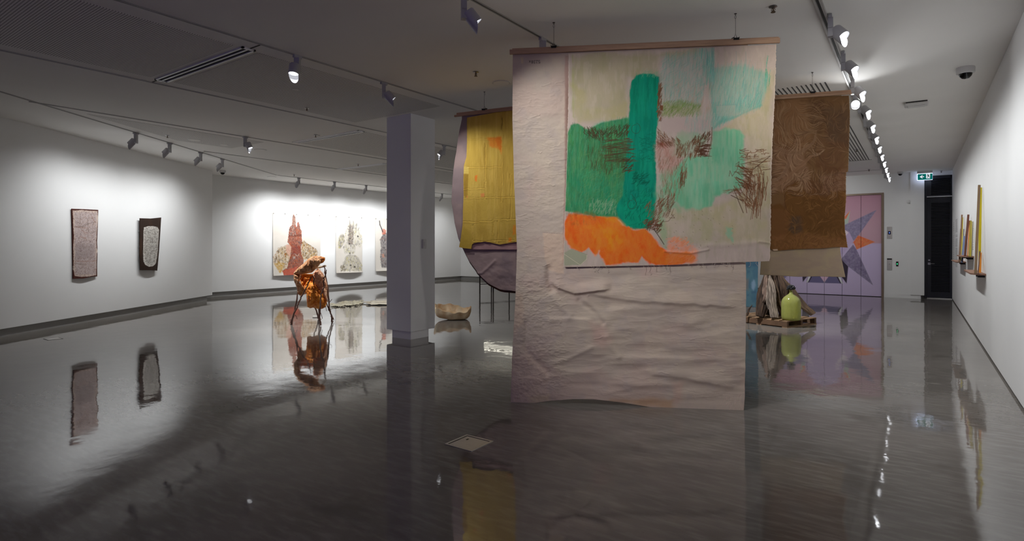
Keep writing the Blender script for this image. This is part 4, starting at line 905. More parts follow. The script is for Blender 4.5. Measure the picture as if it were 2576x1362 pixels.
def specks(pt, poly, n, cols, sd, r0=4, r1=14, al=.6):
    r_ = random.Random(sd); p = np.array(poly, float); x0, y0 = p.min(0); x1, y1 = p.max(0); k = 0
    for t_ in range(n * 6):
        if k >= n: break
        x, y = r_.uniform(x0, x1), r_.uniform(y0, y1); ins = False
        for (ax, ay), (bx, by) in zip(p, np.roll(p, -1, 0)):
            if (ay > y) != (by > y) and x < (bx - ax) * (y - ay) / (by - ay) + ax: ins = not ins
        if not ins: continue
        k += 1; R = r_.uniform(r0, r1)
        if r_.random() < .5: pt.fill([(x + R * math.cos(a) * r_.uniform(.6, 1.2), y + R * math.sin(a) * r_.uniform(.5, 2.2)) for a in (0, 1.05, 2.1, 3.14, 4.2, 5.2)], r_.choice(cols), al * r_.uniform(.5, 1), 2.5)
        else: pt.line([(x + R * math.cos(a), y + R * math.sin(a) * 1.2) for a in np.arange(r_.uniform(0, 6), r_.uniform(6, 9), .7)], r_.choice(cols), 1.6, al, 1)
def tower(pt):
    w1_ = [(190, 900), (250, 820), (290, 750), (370, 720), (440, 700), (520, 690), (530, 900), (480, 1050), (370, 1160), (310, 1215), (270, 1120), (200, 1030)]
    w2_ = [(700, 640), (750, 620), (800, 660), (880, 720), (960, 770), (1000, 830), (980, 900), (880, 950), (760, 960), (700, 900)]
    for w in (w1_, w2_):
        pt.fill(w, (212, 190, 160), .75, 8, 12, 30, 3, .4, 20); specks(pt, w, 420, [(140, 108, 56), (184, 146, 70), (108, 96, 86), (186, 156, 112), (160, 98, 40), (200, 184, 160), (96, 76, 54)], 3, 5, 18, .7)
    pt.fill([(420, 690), (530, 680), (540, 880), (480, 900), (430, 820)], (206, 160, 140), .8, 12, 10, 20, 4)
    pt.fill([(200, 1030), (270, 1020), (400, 1020), (350, 1160), (300, 1210), (250, 1110)], (206, 160, 60), .7, 9, 9, 18, 2, .6, 20)
    bd = [(536, 330), (545, 200), (562, 148), (590, 180), (600, 290), (600, 360), (625, 370), (632, 300), (652, 275), (672, 340), (680, 400), (706, 430), (706, 520), (716, 640), (690, 720), (700, 860), (745, 960), (720, 1080), (640, 1200), (520, 1240), (370, 1240), (350, 1160), (440, 1110), (470, 1000), (510, 860), (520, 720), (450, 640), (470, 520), (490, 380)]
    pt.fill(bd, (140, 66, 38), .94, 5, 6, 16, 5, .12, 12)
    pt.fill([(536, 330), (545, 200), (562, 148), (590, 180), (600, 290), (596, 350)], (160, 130, 116), .95, 4, 3, 10); pt.fill([(632, 350), (636, 295), (652, 275), (668, 340)], (150, 112, 104), .9, 4)
    specks(pt, bd, 620, [(190, 84, 40), (140, 52, 32), (98, 60, 50), (196, 120, 86), (80, 72, 74), (176, 92, 56), (118, 48, 40), (84, 46, 40), (120, 98, 94)], 5, 4, 13, .8)
    pt.fill([(470, 520), (706, 505), (708, 540), (470, 545)], (96, 50, 40), .8, 8, 8, 12, 3, .5, 10); pt.fill([(520, 720), (690, 710), (700, 860), (560, 860)], (128, 40, 32), .6, 16, 14, 20, 4, .4, 20)
    specks(pt, [(490, 350), (600, 350), (600, 520), (490, 520)], 60, [(80, 84, 92), (130, 140, 140), (60, 50, 50), (200, 180, 160)], 8, 4, 12, .7)
    pt.fill([(350, 1160), (620, 1080), (640, 1200), (520, 1240), (370, 1240)], (200, 86, 62), .7, 8, 8, 16, 3, .3, 12)
    pt.line([(585, 850), (610, 885), (640, 890), (665, 850)], (220, 190, 170), 3, .9, 1.5); pt.fill([(550, 900), (590, 900), (590, 940), (550, 940)], (180, 170, 160), .7, 6)
    pt.line([(300, 760), (340, 740), (420, 725)], (90, 80, 80), 1.5, .6); pt.line([(740, 625), (860, 700), (970, 770), (1000, 830)], (96, 84, 70), 2.4, .7)
def totem(pt):
    b1_ = [(1500, 430), (1540, 330), (1575, 245), (1600, 310), (1640, 260), (1665, 330), (1700, 310), (1715, 400), (1740, 380), (1760, 470), (1800, 540), (1810, 650), (1760, 740), (1690, 700), (1660, 850), (1560, 860), (1470, 830), (1455, 740), (1500, 650), (1490, 520)]
    b2_ = [(1370, 620), (1390, 540), (1430, 490), (1480, 540), (1480, 640), (1440, 690), (1410, 750), (1370, 740)]
    b3_ = [(1390, 1170), (1430, 1080), (1500, 900), (1560, 870), (1680, 880), (1740, 930), (1800, 1070), (1780, 1160), (1640, 1165), (1520, 1150)]
    for b, c in ((b1_, (196, 190, 176)), (b2_, (190, 184, 178)), (b3_, (180, 172, 154))):
        pt.fill(b, c, .75, 9, 10, 24, 4, .35, 16); specks(pt, b, 260, [(150, 144, 130), (120, 114, 112), (206, 196, 160), (170, 164, 160), (96, 90, 88), (190, 180, 120)], 7, 5, 18, .55)
    pt.fill([(1555, 460), (1575, 320), (1620, 330), (1640, 480), (1630, 680), (1560, 690), (1545, 580)], (104, 92, 88), .8, 9, 10, 14, 4, .5, 10); specks(pt, [(1550, 320), (1640, 330), (1640, 690), (1550, 690)], 120, [(70, 60, 58), (130, 118, 110), (90, 78, 70), (160, 140, 120)], 3, 4, 12, .7)
    for x, y, r_ in ((1570, 670, 16), (1580, 580, 14), (1722, 540, 16), (1575, 840, 14), (1580, 1060, 18), (1650, 1090, 18)): pt.fill([(x + r_ * math.cos(a), y + r_ * math.sin(a)) for a in np.arange(0, 6.2, .8)], (62, 58, 58), .85, 5)
    for a, b in (((1640, 260), (1650, 400)), ((1700, 310), (1690, 450)), ((1745, 380), (1720, 440)), ((1575, 250), (1585, 400))): pt.line([a, b], (90, 86, 88), 5, .6, 3)
    specks(pt, [(1400, 1060), (1480, 1060), (1470, 1170), (1390, 1170)], 50, [(96, 84, 64), (120, 110, 90)], 4, 5, 12, .7)
def figure(pt):
    bd = [(2120, 590), (2160, 520), (2200, 470), (2280, 480), (2340, 560), (2350, 800), (2330, 1080), (2240, 1110), (2140, 1100), (2125, 900), (2135, 700)]
    pt.fill(bd, (110, 104, 106), .9, 6, 8, 20, 4, .3, 16); specks(pt, bd, 300, [(80, 74, 78), (140, 132, 132), (64, 58, 64), (160, 150, 146), (150, 110, 96)], 7, 5, 18, .6)
    pt.fill([(2150, 420), (2190, 400), (2230, 430), (2220, 500), (2160, 510)], (196, 104, 78), .9, 6, 5, 12, 3, .3, 8)
    pt.line([(2112, 260), (2120, 330), (2150, 400), (2170, 460)], (70, 62, 64), 9, .9, 4); pt.fill([(2150, 860), (2190, 850), (2200, 920), (2160, 920)], (200, 150, 130), .8, 8)
paper('large sheet with a red spired tower and ochre wings, behind the stick sculpture', 186, 1046, 108, 152, 1252, 1204, tower, 300, 380, 5)
paper('narrow sheet with a pale grey totem shape, between red tower sheet and column', 1322, 1800, 168, 192, 1200, 1186, totem, 220, 340, 3, .07)
paper('sheet with a dark figure, half hidden behind the left edge of the column', 2036, 2640, 206, 236, 1168, 1140, figure, 200, 300, 4, .07)

# ------------------------------------------------------------------ lift doors, black door, exit sign
DY = FY + .06
lift = tag(struct('door_1', MB().box((LL - .06, FY - .012, 0), (LL, DY + .05, LT + .05)).box((LR, FY - .012, 0), (LR + .06, DY + .05, LT + .05)).box((LL, FY - .012, LT), (LR, DY + .05, LT + .05)), M['bronze']), 'wide lift doors painted with a grey and orange star on pink and lavender')
def dz(pts):
    o = []
    for p_ in pts: q = aty(p_[0], p_[1], DY); o.append(((q.x - LC) * 100, -q.z * 100))
    return o
seams = [0] + [aty(x, 620, DY).x - LC for x in (2118.5, 2166)] + [LR - LC]
edges = sorted([LC + s for s in seams] + [LC - s for s in seams[1:]])
for a, b in zip(edges[:-1], edges[1:]):
    nx = int((b - a) * 100) + 2; xx, zz = np.meshgrid(np.linspace(a + .004, b - .004, nx), np.linspace(LT, .012, 300))
    pt = Paint(np.abs(xx - LC) * 100, -zz * 100, (121, 111, 131), 3.7); A = (slice(None), slice(None))
    pt.lay(A, (120, 96, 104), sst(-166, -160, pt.Y) * 0 + (1 - sst(-160, -157, pt.Y))); pt.lay(A, (118, 84, 98), .5 * (1 - sst(-300, -190, pt.Y)))
    sf = lambda pts, c, al=1, **k: pt.fill(dz(pts), c, al, 1.0, **k)
    sf([(2126, 552), (2148, 606), (2120, 640), (2073, 640), (2073, 500), (2100, 520)], (116, 104, 126), .9)
    sf([(2126, 542), (2139, 530), (2133, 565), (2120, 580)], (108, 116, 108)); sf([(2122, 548), (2139, 530), (2128, 552)], (150, 74, 52))
    sf([(2100, 560), (2126, 578), (2134, 586), (2122, 600)], (152, 128, 134)); 
    sf([(2110, 572), (2125.7, 566), (2205, 528.7), (2160, 592), (2147.3, 606), (2136, 584)], (88, 82, 100), tex=.0)
    sf([(2147, 609.6), (2158.6, 592.7), (2200.8, 609), (2155, 628)], (146, 66, 40))
    sf([(2146, 615.7), (2155, 629), (2196, 718), (2134, 671), (2116, 652.8)], (80, 72, 92))
    sf([(2115, 651), (2134, 671), (2129.8, 713.8), (2112, 690)], (36, 30, 40))
    cz = zoomref(1860, 640, 6.812)
    sf(cz([(1452, 380), (1680, 380), (1745, 502), (1462, 495)]), (66, 62, 84)); sf(cz([(1452, 380), (1530, 380), (1458, 480)]), (132, 110, 122))
    sf(cz([(1660, 380), (1690, 385), (1748, 502), (1730, 504)]), (34, 28, 36)); sf(cz([(1690, 380), (1720, 380), (1775, 500), (1750, 500)]), (160, 156, 166))
    for po in ([(2110, 572), (2125.7, 566), (2205, 528.7), (2160, 592), (2147.3, 606), (2136, 584)], [(2146, 615.7), (2155, 629), (2196, 718), (2134, 671), (2116, 652.8)]):
        sf(po, (104, 98, 114), .5, tex=1, ts=5); sf(po, (68, 60, 78), .4, tex=1, ts=3)
    sf([(2147, 609.6), (2158.6, 592.7), (2200.8, 609), (2155, 628)], (176, 90, 62), .6, tex=1, ts=3)
    P = np.stack([xx, np.full_like(xx, DY), zz], -1)
    sheet('door_panel', P, pt.c, M['paper'], lift, .03)
obj('door_gap', MB().box((LL, DY + .032, 0), (LR, DY + .05, LT)), M['black'], lift)
def plate(name, px, py, w, h, label, cat, m=M['steel'], extra=None):
    q = aty(px, py, FY); r = empty(name, (q.x, FY, q.z), label, cat)
    obj('plate', MB().box((q.x - w / 2, FY - .012, q.z - h / 2), (q.x + w / 2, FY, q.z + h / 2)), m, r, bevel=.002)
    return r, q
r, q = plate('lift_indicator', 2237.5, 586, .12, .35, 'upper steel lift indicator plate with small blue display beside the lift doors', 'lift panel')
s = obj('display', MB().box((q.x - .035, FY - .014, q.z - .05), (q.x + .035, FY - .011, q.z + .05)), mat('display_glass', (14, 18, 60), .2), r); 
obj('display_digit', MB().box((q.x - .006, FY - .016, q.z - .02), (q.x + .006, FY - .013, q.z + .02)), emis('blue_digit', (110, 150, 255), 1.5), s)
r, q = plate('lift_call_panel', 2237.5, 665, .12, .35, 'lower steel lift call button plate beside the lift doors', 'lift panel')
obj('call_button', MB().box((q.x - .012, FY - .016, q.z - .012), (q.x + .012, FY - .011, q.z + .012)), M['chrome'], r)
obj('top_band', MB().box((q.x - .058, FY - .014, q.z + .13), (q.x + .058, FY - .011, q.z + .165)), M['dark'], r)
r, q = plate('card_reader', 2257, 664.5, .055, .14, 'small black card reader with green light right of the lift call plate', 'card reader', M['dark'])
obj('status_light', MB().box((q.x - .01, FY - .016, q.z - .02), (q.x + .01, FY - .011, q.z + .02)), emis('green_light', (60, 230, 150), 1.2), r)
q = aty(2286, 508, FY); r = empty('wall_sounder', (q.x, FY, q.z), 'small pale round sounder high on the wall beside the pilaster', 'alarm')
m = MB().lathe([(.055, 0), (.055, .03), (.03, .045)], (0, 0, 0), 20); m.v = [(q.x + x, FY - z, q.z + y) for x, y, z in m.v]; obj('housing', m, M['plastic'], r)
KY = 20.36
struct('wall_door_leak_stop', MB().box((-.2, 20.5, 0), (1.0, 20.62, CEIL)), M['wall'])  # added to block sky light leaking round the black door
struct('wall_doorway', MB().box((.14, KY - .08, 3.52), (RW, KY + .3, CEIL)), M['wall'])
dr = tag(struct('door_2', MB().box((.14, KY, 0), (.20, KY + .08, 3.52)).box((RW - .03, KY, 0), (RW + .02, KY + .08, 3.52)).box((.2, KY, 3.44), (RW, KY + .08, 3.52)).box((.2, KY, 2.90), (RW, KY + .08, 2.97)), M['doorframe']), 'tall black louvred door with a louvred panel above, at the end of the right wall')
leaf = MB().box((.205, KY + .02, .03), (.30, KY + .06, 2.89)).box((RW - .05, KY + .02, .03), (RW, KY + .06, 2.89)).box((.3, KY + .02, .03), (RW - .05, KY + .06, .18)).box((.3, KY + .02, 2.76), (RW - .05, KY + .06, 2.89)).box((.3, KY + .05, .18), (RW - .05, KY + .06, 2.76))
lf_ = obj('door_leaf', leaf, M['doorframe'], dr)
sl = MB()
for k in range(58): z = .2 + k * .044; sl.hexa([(.3, KY + .025, z), (RW - .05, KY + .025, z), (RW - .05, KY + .05, z + .022), (.3, KY + .05, z + .022)], [(.3, KY + .025, z + .006), (RW - .05, KY + .025, z + .006), (RW - .05, KY + .05, z + .028), (.3, KY + .05, z + .028)])
obj('louvre', sl, M['door'], lf_)
sl = MB().box((.2, KY + .05, 2.97), (RW, KY + .06, 3.44)).box((.2, KY + .01, 2.97), (.3, KY + .05, 3.44))
for k in range(11): z = 2.98 + k * .042; sl.hexa([(.3, KY + .02, z), (RW, KY + .02, z), (RW, KY + .05, z + .02), (.3, KY + .05, z + .02)], [(.3, KY + .02, z + .006), (RW, KY + .02, z + .006), (RW, KY + .05, z + .026), (.3, KY + .05, z + .026)])
obj('transom_louvre', sl, M['door'], dr)
hd_ = MB().tube([(.255, KY + .02, 1.0), (.255, KY - .05, 1.0), (.38, KY - .05, 1.0)], .011, 10); hd_.box((.225, KY + .005, .97), (.285, KY + .02, 1.03)).box((.235, KY + .005, 1.08), (.275, KY + .015, 1.12)); hd_.sm = False
obj('door_handle', hd_, M['chrome'], dr)['label'] = 'chrome lever handle'
obj('header_bar', MB().box((.2, KY - .03, 2.905), (RW, KY, 2.935)), M['plastic'], dr); obj('threshold', MB().box((.2, KY - .04, 0), (RW, KY + .02, .02)), M['plastic'], dr)
SY = 19.86
s0, s1 = aty(2307, 437.5, SY), aty(2346, 452.2, SY)
ex = empty('exit_sign', ((s0.x + s1.x) / 2, SY, s0.z), 'green running man exit sign with a left arrow, hung before the black door', 'exit sign')
obj('lit_diffuser', MB().box((s0.x, SY, s1.z), (s1.x, SY + .035, s0.z)), emis('sign_glow', (205, 220, 255), 2.6, True), ex, bevel=.003)
t_ = .012
gp = obj('green_face', MB().box((s0.x + t_, SY - .006, s1.z + t_ * .6), (s1.x - .002, SY, s0.z - t_ * 1.1)), emis('sign_green', (0, 108, 100), .75), ex)
obj('mounting_bar', MB().box((s0.x, SY, s0.z), (s1.x, SY + .05, CEIL)), M['plastic'], ex)
wpic = emis('sign_white', (225, 232, 238), .95)
def sgn(x, y): return ((s0.x + (x - 372) / (948 - 372) * (s1.x - s0.x)), s0.z - (y - 165) / (400 - 165) * (s0.z - s1.z))
def flat(name, polys, m, parent, yy):
    mb = MB()
    for po in polys:
        v = [sgn(*p_) for p_ in po]; n = len(v)
        mb.add([(x, yy, z) for x, z in v] + [(x, yy + .001, z) for x, z in v], [tuple(range(n)), tuple(range(n, 2 * n))[::-1]] + [(i, (i + 1) % n, (i + 1) % n + n, i + n) for i in range(n)])
    return obj(name, mb, m, parent)
flat('arrow', [[(465, 280), (560, 225), (592, 225), (545, 268), (545, 292), (592, 338), (560, 338)], [(530, 266), (635, 266), (635, 294), (530, 294)]], wpic, gp, SY - .008)
wp = flat('pictogram_panel', [[(708, 188), (858, 188), (858, 352), (708, 352)]], wpic, gp, SY - .008)
gd = emis('sign_dark_green', (0, 60, 56), .6)
flat('running_figure', [[(755, 198), (775, 195), (785, 212), (768, 222), (752, 214)], [(760, 224), (800, 222), (812, 262), (800, 280), (775, 270)], [(800, 225), (848, 245), (840, 254), (796, 240)], [(762, 226), (728, 256), (736, 264), (770, 242)],
        [(776, 268), (800, 276), (770, 312), (752, 338), (738, 332), (756, 300)], [(790, 272), (812, 264), (834, 298), (868, 312), (862, 324), (824, 312)]], gd, wp, SY - .0095)

# ------------------------------------------------------------------ right wall: shelves, timber, text
M['oldwood'] = mat('old_hardwood', (140, 104, 84), .7, var=.2, scale=5, stretch=(1, 8, 1), bump=.15)
def wallY(px, X=RW): r = ray(px, 620); return X / r[0] * r[1]
def shelf(label, pn, pf, z, dep=.16):
    y0, y1 = wallY(pn), wallY(pf); r = empty('wall_shelf', (RW, (y0 + y1) / 2, z), label, 'shelf', 'timber shelves on the right wall')
    obj('board', MB().add([(RW, y0, z - .022), (RW, y1, z - .022), (RW - dep, y1, z - .022), (RW - dep, y0 + .25, z - .022), (RW - dep * .6, y0 + .04, z - .022), (RW, y0, z), (RW, y1, z), (RW - dep, y1, z), (RW - dep, y0 + .25, z), (RW - dep * .6, y0 + .04, z)],
                          [(0, 1, 2, 3, 4), (9, 8, 7, 6, 5)] + [(i, (i + 1) % 5, (i + 1) % 5 + 5, i + 5) for i in range(5)]), M['oldwood'], r)
    for k in (.12, .3, .8):
        y = y0 + (y1 - y0) * k; obj('bracket', MB().box((RW - .08, y - .012, z - .06), (RW, y + .012, z - .022)), M['dark'], r)
Z1, Z2, Z3 = 1.19, 1.33, 1.11
shelf('brown timber shelf nearest the lift end of the right wall, holding the blue grey slat', 2430.5, 2415.5, Z1)
shelf('middle brown timber shelf on the right wall, highest of the three', 2450.5, 2433, Z2)
shelf('nearest brown timber shelf on the right wall, under the very tall plank', 2481, 2455.5, Z3)
def slat(label, pb, z, top, col, w=.045, t=.03, xb=.68, xt=.755, seed=0, c2=None):
    B = Vector((xb, wallY(pb, xb), z)); T_ = atx(*top, xt)
    r = tag(obj('timber_slat', MB().bar(B, T_, w * .64, t * .5, (0, 1, 0)), mat('painted_timber', col, .6, var=.12, scale=4, stretch=(1, 1, .3), bump=.08), None, bevel=.002, origin=tuple(B)), label, 'timber slat', 'timber slats on the shelves')
    return r
slat('very tall brown plank leaning on the nearest shelf of the right wall', 2454, Z3, (2463.6, 466), (128, 102, 72), .05, .04, .665, .735)
slat('bright yellow strip tucked behind the very tall plank on the nearest shelf', 2464, Z3, (2467, 472), (226, 205, 20), .05, .03, .745, .758)
slat('short dark offcut leaning beside the foot of the tall plank', 2460.5, Z3, (2465, 632), (96, 68, 62), .02, .03, .69, .75)
slat('short orange offcut at the near end of the nearest shelf', 2465.5, Z3, (2466.8, 636), (226, 140, 20), .04, .02, .74, .755)
slat('tall brown slat on the shelf nearest the lift end', 2414.5, Z1, (2419.8, 541.5), (128, 96, 66), .04, .05, .66, .74)
slat('short brown slat at the far end of the shelf nearest the lift end', 2412, Z1, (2416.6, 577), (104, 78, 64), .025, .05, .66, .73)
slat('yellow slat behind the tall brown slat on the shelf nearest the lift end', 2418.5, Z1, (2421.8, 548), (206, 190, 50), .03, .04, .70, .755)
slat('grey slat rising behind the blue grey slat on the far shelf', 2421.5, Z1, (2424.6, 577), (110, 104, 104), .02, .04, .72, .76)
slat('blue grey slat leaning at the near end of the far shelf', 2419.5, Z1, (2426.2, 595), (112, 126, 158), .05, .05, .68, .74)
slat('dark red brown slat, tallest on the middle shelf', 2427.5, Z2, (2436, 541), (104, 58, 42), .05, .06, .67, .74)
slat('orange edged slat beside the dark red brown slat on the middle shelf', 2434, Z2, (2439, 556), (196, 124, 50), .025, .04, .70, .755)
slat('olive yellow slat in the middle of the middle shelf', 2438.5, Z2, (2442.2, 556), (156, 140, 52), .035, .04, .69, .74)
slat('bright yellow slat on the middle shelf, before the grey one', 2441.5, Z2, (2444.4, 558), (222, 204, 40), .02, .03, .71, .752)
slat('grey slat nearest the viewer on the middle shelf', 2444, Z2, (2447.6, 558), (124, 120, 96), .02, .03, .715, .752)
txtm = mat('grey_lettering', (120, 120, 122), .7)
def text_col(label, pa, pb, z0, z1, step, gaps):
    ya, yb = wallY(pb), wallY(pa); mb = MB(); z = z1; rn = random.Random(int(pa)); k = 0
    while z > z0:
        if not any(a < (z1 - z) / (z1 - z0) < b for a, b in gaps):
            y = ya; e = yb - rn.uniform(0, .18) * (yb - ya)
            while y < e:
                l = rn.uniform(.03, .09); mb.box((RW - .0012, y, z), (RW, min(y + l, e), z + .009)); y += l + .016
        z -= step
    o = obj('wall_text', mb, txtm, None, origin=(RW, (ya + yb) / 2, z0)); tag(o, label, 'wall text', kind=None)
text_col('block of small grey wall text on the right wall just before the black door', 2403.5, 2408.6, .98, 2.16, .03, ((.27, .33), (.38, .40), (.57, .60), (.84, .86)))
text_col('sparse column of small grey wall text nearest the black door', 2398.4, 2400.2, 1.0, 2.12, .05, ((.2, .3),))
text_col('small grey list of wall text beside the middle shelf slats', 2446.5, 2449.2, 1.42, 1.80, .03, ())

# ------------------------------------------------------------------ ceiling fittings
def vent(label, x0, x1, y, w):
    r = empty('slot_vent', ((x0 + x1) / 2, y, CEIL), label, 'air vent'); z = CEIL - .005
    fr = MB().box((x0, y - w / 2, z - .01), (x1, y - w / 2 + .022, z + .005)).box((x0, y + w / 2 - .022, z - .01), (x1, y + w / 2, z + .005)).box((x0, y - w / 2, z - .01), (x0 + .03, y + w / 2, z + .005)).box((x1 - .03, y - w / 2, z - .01), (x1, y + w / 2, z + .005))
    obj('frame', fr, M['alu'], r); obj('blade', MB().box((x0 + .03, y - .011, z - .008), (x1 - .03, y + .011, z + .005)), M['alu'], r)
    obj('slot', MB().box((x0 + .01, y - w / 2 + .01, z + .002), (x1 - .01, y + w / 2 - .01, z + .005)), M['black'], r)
vent('long white slot vent across the first perforated ceiling board', -7.92, -5.86, 3.38, .15)
vent('middle slot vent in the ceiling left of the square column', -10.4, -8.36, 6.99, .15)
vent('farthest slot vent, low in the ceiling beside the column', -13.0, -11.15, 10.1, .15)
def ceil_thing(name, p, profs, label, cat, group=None, dark=None):
    r = empty(name, (p[0], p[1], CEIL), label, cat, group)
    for nm, pr, mm in profs: obj(nm, MB().lathe([(a, CEIL - b) for a, b in pr], (p[0], p[1], 0), 20), mm, r)
    return r
M['brass'] = mat('brass_fitting', (120, 104, 84), .4, .7)
def sprinkler(px, py, label):
    p = atz(px, py, CEIL); r = ceil_thing('sprinkler', p, (('escutcheon', [(.032, .0), (.036, .006), (.02, .012)], M['chrome']), ('deflector', [(.006, .012), (.006, .05), (.02, .05), (.02, .054)], M['brass'])), label, 'sprinkler', 'ceiling sprinklers')
    fr = MB().tube([(p.x - .006, p.y, CEIL - .012), (p.x - .016, p.y, CEIL - .03), (p.x - .004, p.y, CEIL - .05)], .003, 6).tube([(p.x + .006, p.y, CEIL - .012), (p.x + .016, p.y, CEIL - .03), (p.x + .004, p.y, CEIL - .05)], .003, 6); obj('frame_arms', fr, M['brass'], r)
for x, y, l in ((1945, 16, 'sprinkler at the top edge above the right end of the big painted hanging'), (1197, 181, 'sprinkler above the wire of the yellow hanging'), (772, 271, 'sprinkler at the edge of the perforated board left of the column'),
                (421, 340, 'sprinkler above the left wall lamps'), (794, 339, 'sprinkler by the middle slot vent'), (740, 439, 'tiny sprinkler above the red tower picture'), (901, 413, 'sprinkler before the farthest slot vent'),
                (2155, 376, 'sprinkler under the ceiling grille right of the brown hanging'), (2186, 426, 'tiny far sprinkler near the end of the right track'), (2368, 430, 'tiny sprinkler over the black door')): sprinkler(x, y, l)
def disc(px, py, rad, label, name='ceiling_speaker', cat='speaker'):
    ceil_thing(name, atz(px, py, CEIL), (('rim', [(rad, 0), (rad, .006), (rad * .9, .009)], M['plastic']), ('grille', [(rad * .88, .006), (rad * .88, .0095)], M['ceil'])), label, cat, 'ceiling discs')
disc(1261, 208, .12, 'white ceiling disc beside the wire of the yellow hanging'); disc(489, 352, .13, 'white ceiling disc above the gap between left wall lamps'); disc(655, 377, .13, 'bright white ceiling disc right of the single blue lensed lamp'); disc(743, 224, .05, 'small white ceiling disc on the perforated board under the first middle lamp')
disc(563, 364, .09, 'pale round detector left of the single blue lensed lamp', 'smoke_detector', 'detector'); disc(684, 445, .13, 'dark edged round detector above the red tower picture', 'smoke_detector', 'detector'); disc(797, 341, .06, 'tiny white disc above the middle slot vent')
M['domeglass'] = mat('smoked_dome', (10, 10, 12), .08)
def dome(px, py, sc_, label):
    p = atz(px, py, CEIL)
    if p.y > 19.8: p = Vector((p.x + .02, 19.8, CEIL))
    ceil_thing('dome_camera', p, (('housing', [(.075 * sc_, 0), (.078 * sc_, .012), (.076 * sc_, .055 * sc_), (.066 * sc_, .062 * sc_)], M['plastic']), ('dome', [(.056 * sc_, .06 * sc_), (.05 * sc_, .085 * sc_), (.03 * sc_, .107 * sc_), (.008, .113 * sc_)], M['domeglass'])), label, 'security camera', 'dome cameras')
dome(2429, 170, 1.2, 'white dome camera with black bubble on the ceiling by the right wall'); dome(560, 429, 1.05, 'dome camera in the corner where the left wall ends'); dome(2264, 439, .95, 'far dome camera near the lift')
p = atz(2306, 257, CEIL); r = empty('emergency_light', (p.x, p.y, CEIL), 'white rectangular emergency light on the ceiling below the dome camera', 'emergency light')
obj('base', MB().box((p.x - .13, p.y - .07, CEIL - .018), (p.x + .13, p.y + .075, CEIL)), M['slot'], r); obj('cover', MB().box((p.x - .15, p.y - .10, CEIL - .06), (p.x + .14, p.y + .08, CEIL - .018)), M['plastic'], r, bevel=.014); obj('diffuser', MB().box((p.x - .11, p.y - .07, CEIL - .072), (p.x + .10, p.y + .05, CEIL - .058)), M['plastic'], r, bevel=.005)
# twin tube fitting added on the far wall for its streak mirrored in the floor
r = empty('streak_light', (-14.4, FY, 2.95), 'added twin tube strip light on the far wall behind the yellow hanging', 'added light')
obj('housing', MB().box((-15.72, FY - .05, 2.80), (-13.2, FY, 3.16)), M['slotgrey'], r)
tm = emis('tube_glow', (255, 250, 232), 4.0, True)
for z in (2.86, 3.07): obj('tube', MB().tube([(-15.68, FY - .075, z), (-13.24, FY - .075, z)], .03, 10), tm, r)

# ------------------------------------------------------------------ floor fittings
def floorbox(label, x0, x1, y0, y1, m):
    r = empty('floor_box', ((x0 + x1) / 2, (y0 + y1) / 2, 0), label, 'floor box', 'floor boxes'); w = .018
    obj('frame', MB().box((x0, y0, -.002), (x1, y0 + w, .004)).box((x0, y1 - w, -.002), (x1, y1, .004)).box((x0, y0 + w, -.002), (x0 + w, y1 - w, .004)).box((x1 - w, y0 + w, -.002), (x1, y1 - w, .004)), m, r)
    obj('recess', MB().box((x0 + w, y0 + w, -.002), (x1 - w, y1 - w, .0008)), M['black'], r)
    l = obj('lid', MB().box((x0 + w + .012, y0 + w + .004, .0008), (x1 - w - .003, y1 - w - .012, .003)), m, r)
    obj('finger_hole', MB().box((x0 + .07, y1 - .1, .003), (x0 + .082, y1 - .07, .0034)), M['black'], l)
floorbox('square steel floor box with flush lid in the foreground floor', -2.925, -2.66, 3.237, 3.502, M['steel'])
r = empty('floor_box', (-11.49, 3.3, 0), 'pale flush floor box at the foot of the left wall', 'floor box', 'floor boxes')
fc = [atz(*c, 0) for c in ((108, 853.5), (148, 849.5), (160, 853), (120, 857))]
mid = sum(fc, Vector()) / 4
lo = [Vector(c) for c in fc]; obj('frame', MB().hexa([c + Vector((0, 0, -.002)) for c in lo], [c + Vector((0, 0, .0015)) for c in lo]), M['slot'], r)
lo = [mid + (c - mid) * .86 for c in fc]; obj('lid', MB().hexa([c + Vector((0, 0, 0)) for c in lo], [c + Vector((0, 0, .0035)) for c in lo]), M['steel'], r)

# ------------------------------------------------------------------ stick sculpture with hides
def S(x, y, d): return atd(660 + x / 6.19, 620 + y / 6.19, d)
def foot_d(y): return F * EYE / (620 + y / 6.19 - HY)
st = empty('stick_sculpture', (*S(760, 1200, 11.0)[:2], 0), 'tall trestle of bundled sticks draped with orange brown hides, left of the column', 'sculpture')
bark_m = mat('dark_bark', (98, 66, 54), .8, var=.35, scale=18, stretch=(1, 1, .4), bump=.4)
sticks = [([(600, 450), (575, 560), (560, 680), (520, 900), (495, 1050), (440, 1200)], 11.35), ([(760, 470), (735, 540), (690, 640), (640, 720), (600, 790), (565, 880), (540, 950), (480, 1080), (455, 1235)], 11.0),
          ([(785, 460), (800, 560), (812, 660), (840, 860), (880, 980), (885, 1100), (884, 1150)], 11.1), ([(997, 365), (990, 420), (962, 500), (955, 560), (962, 640), (920, 740), (908, 850), (898, 970), (893, 1100), (906, 1243)], 10.95),
          ([(970, 325), (975, 410), (1000, 520), (1015, 640), (1030, 830), (1048, 960), (1075, 1090), (1080, 1190)], 11.3), ([(985, 850), (1005, 910), (1030, 970), (1060, 1040), (1100, 1150)], 11.5),
          ([(700, 690), (740, 780), (785, 870), (825, 960), (860, 1050), (875, 1140)], 11.6)]
rn = random.Random(3)
